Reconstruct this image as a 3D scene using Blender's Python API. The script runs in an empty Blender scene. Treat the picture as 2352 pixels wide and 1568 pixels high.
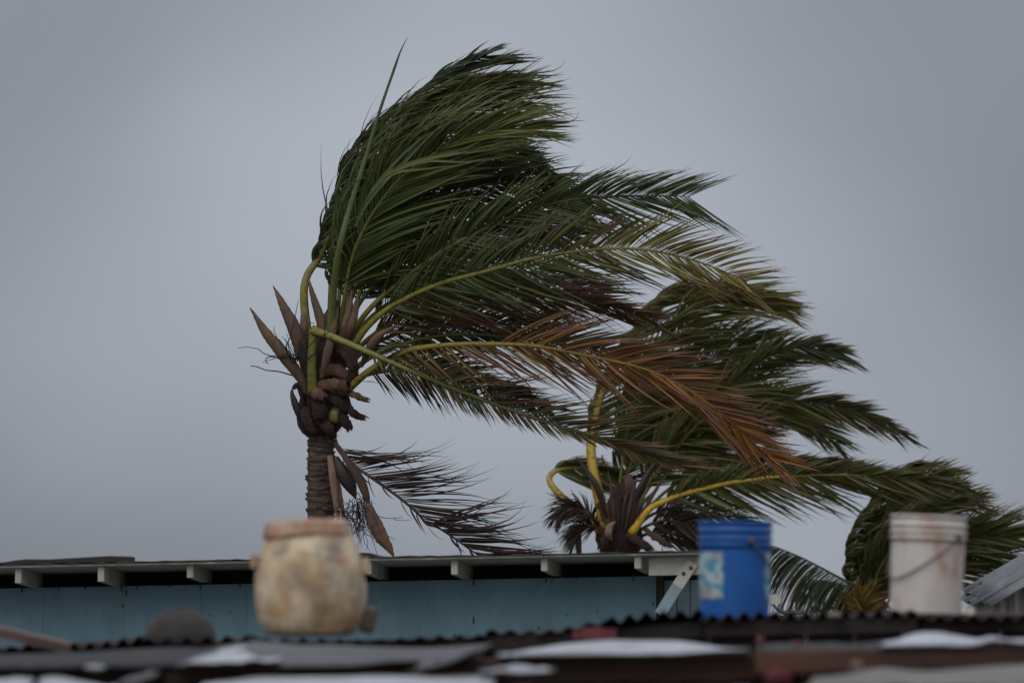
import bpy, math, random
import numpy as np
from mathutils import Vector

R = math.radians
rng = np.random.default_rng(11)
random.seed(5)
scene = bpy.context.scene
COL = scene.collection

# ------------------------------------------------------------------ camera
CAM_Z = 2.60
TILT = math.atan((1412 - 784) / 2352 * 36 / 200)
cd = bpy.data.cameras.new('camera')
cd.lens = 200; cd.sensor_width = 36; cd.clip_start = 0.5; cd.clip_end = 6000
cd.dof.use_dof = True; cd.dof.focus_distance = 47.0; cd.dof.aperture_fstop = 4.2; cd.dof.aperture_blades = 8
cam = bpy.data.objects.new('camera', cd); COL.objects.link(cam)
cam.location = (0, 0, CAM_Z); cam.rotation_euler = (math.pi / 2 + TILT, 0, 0)
scene.camera = cam

# ------------------------------------------------------------------ overcast sky
SUN_EL, SUN_AZ = 46, 205           # sun azimuth from +Y clockwise: behind the camera, a little to the left
w = bpy.data.worlds.new('World'); scene.world = w; w.use_nodes = True
nt = w.node_tree; nt.nodes.clear()
def wn(t, **k):
    n = nt.nodes.new(t)
    for a, b in k.items(): setattr(n, a, b)
    return n
L = nt.links.new
out = wn('ShaderNodeOutputWorld'); bg = wn('ShaderNodeBackground'); bg.inputs['Strength'].default_value = 0.1
sky = wn('ShaderNodeTexSky', sky_type='NISHITA', sun_disc=False)
sky.sun_elevation = R(SUN_EL); sky.sun_rotation = R(SUN_AZ); sky.dust_density = 4.0; sky.air_density = 1.0
tc = wn('ShaderNodeTexCoord')
mp = wn('ShaderNodeMapping'); mp.inputs['Location'].default_value = (15.867, 16.439, 9.701); mp.inputs['Scale'].default_value = (1, 1, 1.35)
L(tc.outputs['Generated'], mp.inputs['Vector'])
nz = wn('ShaderNodeTexNoise'); nz.inputs['Scale'].default_value = 6.0; nz.inputs['Detail'].default_value = 2.5
nz.inputs['Roughness'].default_value = 0.42
L(mp.outputs['Vector'], nz.inputs['Vector'])
ramp = wn('ShaderNodeValToRGB')
ramp.color_ramp.interpolation = 'EASE'
ramp.color_ramp.elements[0].position = 0.30; ramp.color_ramp.elements[0].color = (0.216, 0.241, 0.275, 1)
ramp.color_ramp.elements[1].position = 0.66; ramp.color_ramp.elements[1].color = (0.378, 0.415, 0.470, 1)
L(nz.outputs['Fac'], ramp.inputs['Fac'])
sep = wn('ShaderNodeSeparateXYZ'); L(tc.outputs['Generated'], sep.inputs[0])
mx = wn('ShaderNodeMath', operation='MAXIMUM'); L(sep.outputs['Z'], mx.inputs[0]); mx.inputs[1].default_value = 0
ma = wn('ShaderNodeMath', operation='MULTIPLY_ADD'); L(mx.outputs[0], ma.inputs[0])
ma.inputs[1].default_value = 20.0; ma.inputs[2].default_value = 9.3        # overcast: the zenith is three times the horizon
vm = wn('ShaderNodeVectorMath', operation='SCALE'); L(ramp.outputs['Color'], vm.inputs[0]); L(ma.outputs[0], vm.inputs['Scale'])
mix = wn('ShaderNodeMixRGB'); mix.inputs['Fac'].default_value = 0.05
L(vm.outputs[0], mix.inputs[1]); L(sky.outputs['Color'], mix.inputs[2])
L(mix.outputs[0], bg.inputs['Color']); L(bg.outputs[0], out.inputs[0])

# ------------------------------------------------------------------ sun behind thick cloud
sd = bpy.data.lights.new('sun', 'SUN'); sd.energy = 0.9; sd.angle = R(50); sd.color = (1.0, 0.96, 0.9)
sun = bpy.data.objects.new('sun', sd); COL.objects.link(sun)
az, el = R(SUN_AZ), R(SUN_EL)
sv = Vector((math.sin(az) * math.cos(el), math.cos(az) * math.cos(el), math.sin(el)))
sun.rotation_euler = sv.to_track_quat('Z', 'Y').to_euler(); sun.location = (0, 0, 40)
vs = scene.view_settings
vs.view_transform = 'Standard'; vs.look = 'None'; vs.gamma = 1; vs.exposure = 0.0; vs.use_curve_mapping = False
scene.cycles.use_denoising = True
scene.cycles.max_bounces = 6; scene.cycles.transparent_max_bounces = 4

# ------------------------------------------------------------------ helpers
_ct, _st = math.cos(TILT), math.sin(TILT)
def at(dx, dy, Y):
    """world point at depth Y that lies in direction (dx, dy) of a 2352-wide view"""
    a = (dx - 1176) / 2352 * 0.18; b = (784 - dy) / 2352 * 0.18
    d = np.array([a, _ct - b * _st, _st + b * _ct])
    return np.array([0, 0, CAM_Z]) + d * (Y / d[1])
def px(Y): return Y * 0.18 / 2352        # metres per view unit at depth Y

def new_mat(name): 
    m = bpy.data.materials.new(name); m.use_nodes = True
    return m, m.node_tree, m.node_tree.nodes['Principled BSDF']
def mat(name, c1, c2=None, scale=5.0, rough=0.7, metal=0.0, detail=5.0, bump=0.0, bscale=None, lo=0.35, hi=0.65,
        c3=None, c3scale=3.0, c3lo=0.55, c3hi=0.7, stretch=(1, 1, 1), spec=0.5):
    m, t, p = new_mat(name)
    p.inputs['Roughness'].default_value = rough; p.inputs['Metallic'].default_value = metal
    p.inputs['Specular IOR Level'].default_value = spec
    c2 = c2 or tuple(x * 0.6 for x in c1)
    co = t.nodes.new('ShaderNodeTexCoord'); mpp = t.nodes.new('ShaderNodeMapping'); mpp.inputs['Scale'].default_value = stretch
    t.links.new(co.outputs['Object'], mpp.inputs['Vector'])
    def noise(sc, off):
        n = t.nodes.new('ShaderNodeTexNoise'); n.inputs['Scale'].default_value = sc; n.inputs['Detail'].default_value = detail
        n.inputs['Roughness'].default_value = 0.6
        v = t.nodes.new('ShaderNodeVectorMath'); v.operation = 'ADD'; v.inputs[1].default_value = (off, off * .7, off * 1.3)
        t.links.new(mpp.outputs['Vector'], v.inputs[0]); t.links.new(v.outputs[0], n.inputs['Vector'])
        return n
    def rmp(n, a, b):
        r = t.nodes.new('ShaderNodeMapRange'); r.inputs['From Min'].default_value = a; r.inputs['From Max'].default_value = b
        t.links.new(n.outputs['Fac'], r.inputs['Value']); return r
    n1 = noise(scale, 0); r1 = rmp(n1, lo, hi)
    mx1 = t.nodes.new('ShaderNodeMixRGB'); mx1.inputs[1].default_value = (*c1, 1); mx1.inputs[2].default_value = (*c2, 1)
    t.links.new(r1.outputs[0], mx1.inputs[0]); last = mx1
    if c3:
        n3 = noise(c3scale, 7.3); r3 = rmp(n3, c3lo, c3hi)
        mx3 = t.nodes.new('ShaderNodeMixRGB'); mx3.inputs[2].default_value = (*c3, 1)
        t.links.new(last.outputs[0], mx3.inputs[1]); t.links.new(r3.outputs[0], mx3.inputs[0]); last = mx3
    t.links.new(last.outputs[0], p.inputs['Base Color'])
    if bump:
        n2 = noise(bscale or scale * 4, 3.1); bp = t.nodes.new('ShaderNodeBump'); bp.inputs['Strength'].default_value = bump
        bp.inputs['Distance'].default_value = 0.01
        t.links.new(n2.outputs['Fac'], bp.inputs['Height']); t.links.new(bp.outputs[0], p.inputs['Normal'])
    return m
def mat_leaf(name, trans=0.22, rough=0.42, vary=0.25):
    m, t, p = new_mat(name)
    a = t.nodes.new('ShaderNodeAttribute'); a.attribute_name = 'Col'
    p.inputs['Roughness'].default_value = rough; p.inputs['Specular IOR Level'].default_value = 0.35
    t.links.new(a.outputs['Color'], p.inputs['Base Color'])
    tr = t.nodes.new('ShaderNodeBsdfTranslucent'); t.links.new(a.outputs['Color'], tr.inputs['Color'])
    ms = t.nodes.new('ShaderNodeMixShader'); ms.inputs[0].default_value = trans
    t.links.new(p.outputs[0], ms.inputs[1]); t.links.new(tr.outputs[0], ms.inputs[2])
    t.links.new(ms.outputs[0], t.nodes['Material Output'].inputs['Surface'])
    return m

def link(o, parent=None, off=None):
    COL.objects.link(o)
    if parent is not None:
        o.parent = parent
        if off is not None: o.location = off
    return o
def mesh(name, V, F, m, parent=None, off=None, smooth=True, cols=None):
    me = bpy.data.meshes.new(name)
    me.from_pydata([tuple(map(float, v)) for v in V], [], [tuple(int(i) for i in f) for f in F])
    if smooth: me.polygons.foreach_set('use_smooth', [True] * len(me.polygons))
    if cols is not None:
        ca = me.color_attributes.new('Col', 'FLOAT_COLOR', 'POINT')
        c4 = np.ones((len(V), 4), np.float32); c4[:, :3] = cols
        ca.data.foreach_set('color', c4.ravel())
    me.materials.append(m); me.update()
    return link(bpy.data.objects.new(name, me), parent, off)
def tag(o, label, cat, group=None):
    o['label'] = label; o['category'] = cat
    if group: o['group'] = group
    return o
def thing(name, label, cat, loc, rz=0, group=None):
    e = bpy.data.objects.new(name, None); e.empty_display_size = .2; COL.objects.link(e)
    e.location = loc; e.rotation_euler = (0, 0, rz)
    return tag(e, label, cat, group)
def box(x0, x1, y0, y1, z0, z1):
    V = [(x, y, z) for z in (z0, z1) for y in (y0, y1) for x in (x0, x1)]
    F = [(0, 2, 3, 1), (4, 5, 7, 6), (0, 1, 5, 4), (2, 6, 7, 3), (0, 4, 6, 2), (1, 3, 7, 5)]
    return V, F
def bevel(o, wd=0.004, seg=2):
    b = o.modifiers.new('bevel', 'BEVEL'); b.width = wd; b.segments = seg; b.limit_method = 'ANGLE'; return o
def catmull(P, n):
    P = np.array(P, float); P = np.vstack([2 * P[0] - P[1], P, 2 * P[-1] - P[-2]])
    out = []
    m = len(P) - 3; k = max(8, 600 // m)
    for i in range(m):
        p0, p1, p2, p3 = P[i:i + 4]
        t = np.linspace(0, 1, k, endpoint=False)[:, None]
        out.append(.5 * ((2 * p1) + (-p0 + p2) * t + (2 * p0 - 5 * p1 + 4 * p2 - p3) * t ** 2 + (-p0 + 3 * p1 - 3 * p2 + p3) * t ** 3))
    out.append(P[-2][None]); C = np.vstack(out)
    s = np.r_[0, np.cumsum(np.linalg.norm(np.diff(C, axis=0), axis=1))]
    q = np.linspace(0, s[-1], n)
    return np.stack([np.interp(q, s, C[:, i]) for i in range(3)], 1), s[-1]
def nrm(a): return a / np.maximum(np.linalg.norm(a, axis=-1, keepdims=True), 1e-9)
def tube(C, rad, seg=8, flat=1.0, ref=(0, -1, 0), cap=True):
    """tube along points C; rad per point; flat scales the section along the reference side"""
    C = np.asarray(C, float); n = len(C); rad = np.broadcast_to(rad, n)
    T = nrm(np.gradient(C, axis=0)); r = np.array(ref, float)
    S = nrm(np.cross(T, r)); U = np.cross(S, T)
    a = np.linspace(0, 2 * np.pi, seg, endpoint=False)
    V = C[:, None] + rad[:, None, None] * (np.cos(a)[None, :, None] * S[:, None] + flat * np.sin(a)[None, :, None] * U[:, None])
    V = V.reshape(-1, 3); F = []
    for i in range(n - 1):
        for j in range(seg):
            k = (j + 1) % seg
            F.append((i * seg + j, i * seg + k, (i + 1) * seg + k, (i + 1) * seg + j))
    if cap:
        F.append(tuple(range(seg))[::-1]); F.append(tuple((n - 1) * seg + j for j in range(seg)))
    return V, F
def lathe(prof, seg=40, c=(0, 0, 0)):
    V = []; F = []
    for r, z in prof:
        for j in range(seg):
            a = 2 * math.pi * j / seg; V.append((c[0] + r * math.cos(a), c[1] + r * math.sin(a), c[2] + z))
    for i in range(len(prof) - 1):
        for j in range(seg):
            k = (j + 1) % seg; F.append((i * seg + j, i * seg + k, (i + 1) * seg + k, (i + 1) * seg + j))
    return np.array(V), F
def join(parts):
    V = []; F = []; n = 0
    for v, f in parts:
        V.append(np.asarray(v, float)); F += [tuple(i + n for i in q) for q in f]; n += len(v)
    return np.vstack(V), F
def smooth_noise(x, knots, rg, amp=1.0):
    k = rg.normal(0, 1, knots + 3); xx = np.clip(x, 0, 1) * knots; i = np.floor(xx).astype(int); f = xx - i
    f = f * f * (3 - 2 * f)
    return amp * (k[i] * (1 - f) + k[i + 1] * f)

# ------------------------------------------------------------------ materials
M = {}
M['ground'] = mat('ground', (.09, .08, .06), (.05, .055, .03), scale=.8, rough=.95, bump=.4)
M['leaf'] = mat_leaf('palm_leaf')
M['dryleaf'] = mat_leaf('palm_leaf_dry', trans=.12, rough=.65)
M['rachis'] = mat_leaf('palm_rachis', trans=0.0, rough=.5)
_t = M['rachis'].node_tree; _p = _t.nodes['Principled BSDF']
_co = _t.nodes.new('ShaderNodeTexCoord'); _n = _t.nodes.new('ShaderNodeTexNoise'); _n.inputs['Scale'].default_value = 22; _n.inputs['Detail'].default_value = 6
_t.links.new(_co.outputs['Object'], _n.inputs['Vector'])
_r = _t.nodes.new('ShaderNodeMapRange'); _r.inputs['From Min'].default_value = .52; _r.inputs['From Max'].default_value = .74; _r.inputs['To Max'].default_value = .75
_t.links.new(_n.outputs['Fac'], _r.inputs['Value'])
_m = _t.nodes.new('ShaderNodeMixRGB'); _m.inputs[2].default_value = (.055, .035, .02, 1)
_t.links.new(_r.outputs[0], _m.inputs[0]); _t.links.new(_t.nodes['Attribute'].outputs['Color'], _m.inputs[1]); _t.links.new(_m.outputs[0], _p.inputs['Base Color'])
M['trunk'] = mat('palm_trunk', (.10, .065, .042), (.03, .02, .015), scale=9, rough=.9, bump=.8, bscale=40, c3=(.17, .12, .08), c3scale=14, stretch=(1, 1, 2.2))
M['scar'] = mat('palm_scar', (.085, .055, .037), (.02, .014, .011), scale=16, rough=.9, bump=.8, bscale=60, c3=(.15, .105, .07), c3scale=10)
M['fibre'] = mat('palm_fibre', (.05, .022, .014), (.016, .009, .007), scale=18, rough=.95, bump=1.0, bscale=70, stretch=(1, 1, .35))
M['sheath'] = mat('leaf_sheath', (.17, .085, .05), (.075, .036, .022), scale=22, rough=.75, bump=.6, bscale=90, stretch=(1, 1, .3))
M['sheath_dark'] = mat('leaf_sheath_dark', (.085, .040, .026), (.038, .019, .013), scale=20, rough=.8, bump=.6, bscale=90, stretch=(1, 1, .3))
M['spathe'] = mat('spathe', (.140, .076, .043), (.076, .041, .025), scale=8, rough=.6, bump=.4, bscale=120, stretch=(1.5, 1.5, .25), c3=(.05, .035, .03), c3scale=4)
M['spathe_dark'] = mat('spathe_dark', (.035, .02, .017), (.018, .012, .011), scale=10, rough=.6)
M['spathe_pale'] = mat('spathe_pale', (.25, .145, .09), (.14, .08, .055), scale=10, rough=.65, bump=.3, stretch=(1.5, 1.5, .25))
M['twig'] = mat('twig', (.022, .016, .014), (.012, .009, .009), scale=20, rough=.8)
M['coconut'] = mat('coconut', (.26, .24, .045), (.17, .17, .035), scale=12, rough=.45)
M['blue'] = mat('blue_paint', (.165, .270, .325), (.125, .212, .262), scale=3.0, rough=.62, bump=.08, bscale=60, c3=(.06, .065, .065), c3scale=15, c3lo=.64, c3hi=.70, spec=.3, stretch=(1.7, 1, .8), detail=7)
M['blue_pale'] = mat('blue_pale_paint', (.27, .35, .38), (.18, .25, .28), scale=5, rough=.7, c3=(.07, .075, .075), c3scale=15, c3lo=.62, c3hi=.7)
M['cream'] = mat('cream_paint', (.50, .48, .42), (.37, .35, .30), scale=7, rough=.65, c3=(.25, .2, .15), c3scale=22, c3lo=.66, c3hi=.75, bump=.1)
M['felt'] = mat('roof_felt', (.022, .020, .026), (.032, .018, .018), scale=9, rough=.8, bump=.4)
M['inner'] = mat('bare_wood', (.06, .045, .035), (.03, .024, .02), scale=5, rough=.9)
M['interior_dark'] = mat('unlit_interior_black', (.012, .011, .010), (.007, .006, .006), scale=5, rough=.9)  # near-black that stands in for the unlit house interior
M['rustdot'] = mat('rust', (.13, .055, .025), (.05, .03, .02), scale=60, rough=.9)
M['black_metal'] = mat('corroded_roof', (.018, .014, .013), (.034, .018, .013), scale=3.5, rough=.8, bump=.4, c3=(.06, .028, .018), c3scale=2.0)
M['dark_wood'] = mat('dark_wet_wood', (.012, .008, .007), (.025, .012, .009), scale=4, rough=.75, bump=.5, stretch=(.4, 1, 2))
M['rust_wood'] = mat('rusty_timber', (.034, .013, .008), (.085, .032, .015), scale=2.6, rough=.75, bump=.5, stretch=(.35, 1, 2), c3=(.012, .009, .009), c3scale=4, c3lo=.5, c3hi=.66)
M['galv'] = mat('galvanised', (.15, .157, .168), (.09, .094, .10), scale=6, rough=.5, metal=.2, bump=.12, c3=(.15, .09, .06), c3scale=7, c3lo=.66, c3hi=.8)
M['wall_tin'] = mat('weathered_wall_tin', (.52, .48, .43), (.36, .31, .26), scale=5, rough=.6, c3=(.16, .09, .055), c3scale=8, c3lo=.55, c3hi=.72, stretch=(1, 1, .4))
M['zinc_dark'] = mat('old_zinc', (.045, .044, .045), (.028, .027, .027), scale=2.5, rough=.85, metal=.0, spec=.15, c3=(.075, .07, .07), c3scale=5)
M['zinc_mid'] = mat('grey_zinc', (.13, .127, .13), (.065, .062, .062), scale=2.2, rough=.75, metal=.0, spec=.2, c3=(.10, .07, .05), c3scale=4, c3lo=.6, c3hi=.75)
M['white_sheet'] = mat('white_sheet', (.50, .50, .535), (.26, .26, .28), scale=4.5, rough=.4, bump=.5, bscale=9, c3=(.13, .105, .09), c3scale=5, c3lo=.48, c3hi=.68, lo=.42, hi=.62)
M['dirty_cloth'] = mat('dirty_tarpaulin', (.17, .15, .13), (.11, .095, .085), scale=3, rough=.8, c3=(.10, .085, .075), c3scale=5)
M['red_cloth'] = mat('red_cloth', (.085, .010, .014), (.04, .006, .008), scale=9, rough=.9)
M['pink'] = mat('faded_red_panel', (.19, .038, .05), (.13, .026, .034), scale=6, rough=.7)
M['rag'] = mat('faded_rag', (.12, .045, .045), (.06, .025, .025), scale=14, rough=.9)
M['jug'] = mat('weathered_plastic', (.61, .485, .335), (.45, .275, .14), scale=8, rough=.7, bump=.25, bscale=30, detail=6, c3=(.22, .175, .14), c3scale=11, c3lo=.46, c3hi=.70, lo=.42, hi=.60)
M['jug_lid'] = mat('weathered_lid', (.46, .31, .21), (.34, .17, .10), scale=11, rough=.75, c3=(.12, .07, .05), c3scale=9)
M['bucket_blue'] = mat('blue_plastic', (.005, .10, .37), (.005, .075, .29), scale=5, rough=.48, c3=(.025, .06, .16), c3scale=11, c3lo=.6, c3hi=.85)
M['bucket_white'] = mat('dirty_white_plastic', (.66, .60, .545), (.52, .45, .40), scale=6, rough=.55, c3=(.38, .18, .085), c3scale=11, c3lo=.51, c3hi=.72, stretch=(1, 1, .45))
M['sticker'] = mat('faded_sticker', (.42, .50, .50), (.06, .25, .38), scale=26, rough=.7, lo=.46, hi=.54, c3=(.30, .28, .25), c3scale=12, c3lo=.5, c3hi=.62, detail=2)
M['wire'] = mat('rusty_wire', (.16, .12, .11), (.09, .06, .055), scale=30, rough=.6)
M['rock'] = mat('dark_stone', (.045, .036, .032), (.022, .018, .017), scale=6, rough=.85, bump=.6, c3=(.16, .10, .08), c3scale=5, c3lo=.62, c3hi=.75)
M['brick'] = mat('worn_block', (.20, .14, .105), (.12, .085, .065), scale=9, rough=.9, bump=.6)
M['plank'] = mat('weathered_plank', (.13, .085, .065), (.07, .045, .035), scale=6, rough=.85, stretch=(.3, 1, 2), bump=.4)

# ------------------------------------------------------------------ ground
g = mesh('ground', [(-3000, -200, 0), (3000, -200, 0), (3000, 5000, 0), (-3000, 5000, 0)], [(0, 1, 2, 3)], M['ground'])
g['kind'] = 'structure'

# ------------------------------------------------------------------ blue house
TH = R(9.0)
E0 = at(800, 1281, 38.0)
house = thing('blue_house', 'pale blue painted board house with cream rafter ends under a low roof', 'house', (E0[0], 38.0, 0), -TH)
def u_of(dx, v=0.0):
    lo_, hi_ = -9.0, 9.0
    for _ in range(50):
        u = (lo_ + hi_) / 2
        X = E0[0] + u * math.cos(TH) + v * math.sin(TH); Y = 38 - u * math.sin(TH) + v * math.cos(TH)
        if 1176 + X / (Y * (_ct + .1 * 0)) * 2352 / .18 < dx: lo_ = u
        else: hi_ = u
    return u
def z_of(dx, dy, v=0.0):
    u = u_of(dx, v); return at(dx, dy, 38 - u * math.sin(TH) + v * math.cos(TH))[2]
UL, UR = u_of(-260), u_of(1625)
za, zb = z_of(0, 1303), z_of(1600, 1272); ua, ub = u_of(0), u_of(1600)
SL = (zb - za) / (ub - ua)
def ez(u): return za + (u - ua) * SL                  # height of the underside of the roof boards at the eave
FALL = 0.065                                          # the roof falls away to the back
DEP = 2.2
def roofpt(u, v, dz): return (u, v, ez(u) - FALL * v + dz)
def slab(name, u0, u1, v0, v1, d0, d1, m, nu=1, wob=0.0, rg=None, **kw):
    us = np.linspace(u0, u1, nu + 1); V = []; F = []
    rg = rg or np.random.default_rng(3)
    for i, u in enumerate(us):
        a, b, c = rg.normal(0, wob, 3) if wob else (0, 0, 0)
        V += [roofpt(u, v0 + b * 2, d0), roofpt(u, v1, d0), roofpt(u, v1, d1 + a), roofpt(u, v0 + c * 3, d1 + a)]
    for i in range(nu):
        for j in range(4):
            k = (j + 1) % 4; F.append((i * 4 + j, i * 4 + k, i * 4 + 4 + k, i * 4 + 4 + j))
    F.append((3, 2, 1, 0)); F.append(tuple(nu * 4 + j for j in range(4)))
    return mesh(name, V, F, m, house, smooth=False)
RAF = [27 - 199, 27, 225, 424, 632, 836, 1035, 1243, 1455]
bounds = [UL] + [u_of(x + 6) for x in (424, 836, 1243)] + [UR]
for i in range(4):                                    # roof boards, joined over rafters
    slab('roof_board', bounds[i] + .002, bounds[i + 1] - .002, 0, DEP, 0.0, .014, M['cream'])
slab('roof_covering', UL, UR, -.018, DEP + .02, .015, .023, M['felt'], nu=90, wob=.002)
for x in RAF:
    u = u_of(x + random.uniform(-4, 4)); ve = .025 + random.uniform(0, .025); h = .094 + random.uniform(-.009, .010); wd = .043
    V = []
    for (uu, v, d) in [(u, ve, -.001), (u + wd, ve + .004, -.001), (u + wd, ve + .006, -h), (u, ve, -h),
                       (u, DEP - .1, -.001), (u + wd, DEP - .1, -.001), (u + wd, DEP - .1, -h), (u, DEP - .1, -h)]:
        V.append(roofpt(uu, v, d))
    bevel(mesh('rafter', V, [(3, 2, 1, 0), (4, 5, 6, 7), (0, 1, 5, 4), (1, 2, 6, 5), (2, 3, 7, 6), (3, 0, 4, 7)], M['cream'], house, smooth=False), .003)
WV = .50                                              # wall face behind the eave
def wtop(u): return ez(u) - FALL * WV - .103
def panel(name, u0, u1, v0, v1, zt0, zt1, zb_, m):
    V = [(u0, v0, zb_), (u1, v0, zb_), (u1, v1, zb_), (u0, v1, zb_), (u0, v0, zt0), (u1, v0, zt1), (u1, v1, zt1), (u0, v1, zt0)]
    F = [(0, 3, 2, 1), (4, 5, 6, 7), (0, 1, 5, 4), (1, 2, 6, 5), (2, 3, 7, 6), (3, 0, 4, 7)]
    return mesh(name, V, F, m, house, smooth=False)
for i in range(len(RAF)):                             # near-black boards added as shade of the open eave between rafters
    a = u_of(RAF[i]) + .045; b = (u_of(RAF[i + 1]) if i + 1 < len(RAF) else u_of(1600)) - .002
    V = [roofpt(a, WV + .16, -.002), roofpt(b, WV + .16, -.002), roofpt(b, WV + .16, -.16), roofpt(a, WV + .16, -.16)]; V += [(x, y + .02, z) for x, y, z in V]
    mesh('eave_shade_board', V, [(3, 2, 1, 0), (4, 5, 6, 7), (0, 1, 5, 4), (1, 2, 6, 5), (2, 3, 7, 6), (3, 0, 4, 7)], M['interior_dark'], house, smooth=False)
seams = [-260, 100, 285, 462, 566, 1507]
for i in range(len(seams) - 1):
    u0, u1 = u_of(seams[i], WV) + .0006, u_of(seams[i + 1], WV) - .0006
    vv = WV + (.0015 if i % 2 else 0)
    bevel(panel('wall_panel', u0, u1, vv, vv + .02, wtop(u0), wtop(u1), .05, M['blue']), .0012)
mesh('added_dark_backing', *box(UL + .05, u_of(1605, WV), WV + .19, WV + .21, 0, 2.80), M['interior_dark'], house, smooth=False)  # added black backing that keeps sky light out of the board gaps
uc = u_of(1507, WV); ue = u_of(1610, WV)
panel('corner_post', uc + .004, uc + .035, WV + .01, WV + .10, wtop(uc), wtop(uc), .05, M['inner'])
us_ = uc + .037
for k in range(3):                                    # set-back pale boards at the corner bay
    a = us_ + (ue - us_) / 3 * k; b = us_ + (ue - us_) / 3 * (k + 1)
    panel('wall_board', a + .003, b - .003, WV + .12 + .004 * k, WV + .14 + .004 * k, wtop(a) - .03, wtop(b) - .03, .05, M['blue_pale'])
u0, u1 = u_of(1490, .1), u_of(1622, .1)               # cream trim board between eave and bay
V = [roofpt(u0, .1, -.012), roofpt(u1, .1, -.012), roofpt(u1, .1, -.128), roofpt(u0, .1, -.128)]
V += [roofpt(u, .13, d) for u, d in ((u0, -.012), (u1, -.012), (u1, -.128), (u0, -.128))]
bevel(mesh('trim_board', V, [(3, 2, 1, 0), (4, 5, 6, 7), (0, 1, 5, 4), (1, 2, 6, 5), (2, 3, 7, 6), (3, 0, 4, 7)], M['cream'], house, smooth=False), .003)
# diagonal brace: cream at its top, blue below
def loc_pt(dx, dy, v): return np.array([u_of(dx, v), v, z_of(dx, dy, v)])
def brace(p, q, wd, m, nm, v):
    d = nrm(q - p); s = np.array([d[2], 0, -d[0]]) * wd / 2
    V = [p - s, p + s, q + s, q - s]; V += [x + np.array([0, .03, 0]) for x in V]
    o = mesh(nm, V, [(0, 1, 2, 3), (7, 6, 5, 4), (0, 4, 5, 1), (1, 5, 6, 2), (2, 6, 7, 3), (3, 7, 4, 0)], m, house, smooth=False)
    return o
pA, pB, pC = loc_pt(1592, 1290, .07), loc_pt(1556, 1345, .07), loc_pt(1515, 1410, .07)
brace(pA, pB, .075, M['cream'], 'brace', .07); brace(pB, pC, .075, M['blue_pale'], 'brace_foot', .07)
for (a, b) in ((1587, 1303), (1570, 1316)):
    p = loc_pt(a, b, .066); Vv, Ff = lathe([(.001, 0), (.011, 0), (.013, .004), (.009, .009), (.001, .010)], 10)
    Vv = np.stack([Vv[:, 0], -Vv[:, 2], Vv[:, 1]], 1) + p; mesh('bolt', Vv, Ff, M['rustdot'], house)
# nails with rust stains along the top of the wall
for (a, b) in ((50, 1352), (134, 1351), (195, 1350), (279, 1350), (315, 1347), (390, 1344), (460, 1343), (551, 1342), (290, 1360), (281, 1390), (1088, 1337), (1254, 1331), (1455, 1325), (1088, 1424), (1500, 1385)):
    p = loc_pt(a, b, WV - .001); Vv, Ff = lathe([(.0005, 0), (.006, 0), (.007, .002), (.004, .005), (.0005, .005)], 8)
    Vv = np.stack([Vv[:, 0] * .9, -Vv[:, 2], Vv[:, 1] * random.uniform(1.2, 4.5)], 1) + p; mesh('nail', Vv, Ff, M['rustdot'], house)
mesh('back_wall', *box(UL, ue, DEP - .15, DEP - .1, 0, 2.72), M['inner'], house, smooth=False)
mesh('side_wall', *box(UL, UL + .04, WV + .03, DEP - .16, 0, 2.74), M['inner'], house, smooth=False)
mesh('side_wall', *box(ue - .04, ue, WV + .2, DEP - .16, 0, 2.74), M['inner'], house, smooth=False)
mesh('ceiling_lining', *box(UL + .05, ue - .05, WV + .25, DEP - .17, 2.2, 2.22), M['inner'], house, smooth=False)
mesh('gutter_end', *box(u_of(1745), u_of(1781), .3, .36, z_of(1760, 1386), z_of(1760, 1364)), M['cream'], house, smooth=False)
mesh('gutter_bracket', *box(u_of(1640), u_of(1746), .31, .35, z_of(1760, 1384), z_of(1760, 1368)), M['cream'], house, smooth=False)

def house_w(u, v, z):
    return np.array([E0[0] + u * math.cos(TH) + v * math.sin(TH), 38 - u * math.sin(TH) + v * math.cos(TH), z])
def ridge_slab(name, pts, v0, v1, m, label, cat, sink=.0):
    """dark slab lying on the house roof; pts = (dx, dy of its top)"""
    V = []; F = []
    n = len(pts)
    for dx, dy in pts:
        u = u_of(dx, v0); top = z_of(dx, dy, v0); bot = min(ez(u) - FALL * v0 + .0285, top - .004)
        for (v, z) in ((v0, bot), (v1, bot - FALL * (v1 - v0)), (v1, top - FALL * (v1 - v0)), (v0 + .02, top), (v0, top - .006)):
            V.append(house_w(u, v, z))
    for i in range(n - 1):
        for j in range(5):
            k = (j + 1) % 5; F.append((i * 5 + j, i * 5 + k, i * 5 + 5 + k, i * 5 + 5 + j))
    F += [(4, 3, 2, 1, 0), tuple((n - 1) * 5 + j for j in range(5))]
    return tag(mesh(name, V, F, m, smooth=False), label, cat)
ridge_slab('roofing_slab', [(-150, 1292), (8, 1290), (30, 1286), (60, 1283), (110, 1283.5), (170, 1280), (250, 1275.5), (300, 1277), (303, 1277.5)], .05, .14, M['felt'],
           'thick dark slab of roofing lying on the blue house roof edge', 'roofing')
ridge_slab('felt_scrap', [(790, 1270), (830, 1268), (850, 1269), (872, 1275), (900, 1280)], .06, .4, M['felt'],
           'small dark curled scrap of roofing on house roof beside hanging brown spathe', 'roofing')
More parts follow.
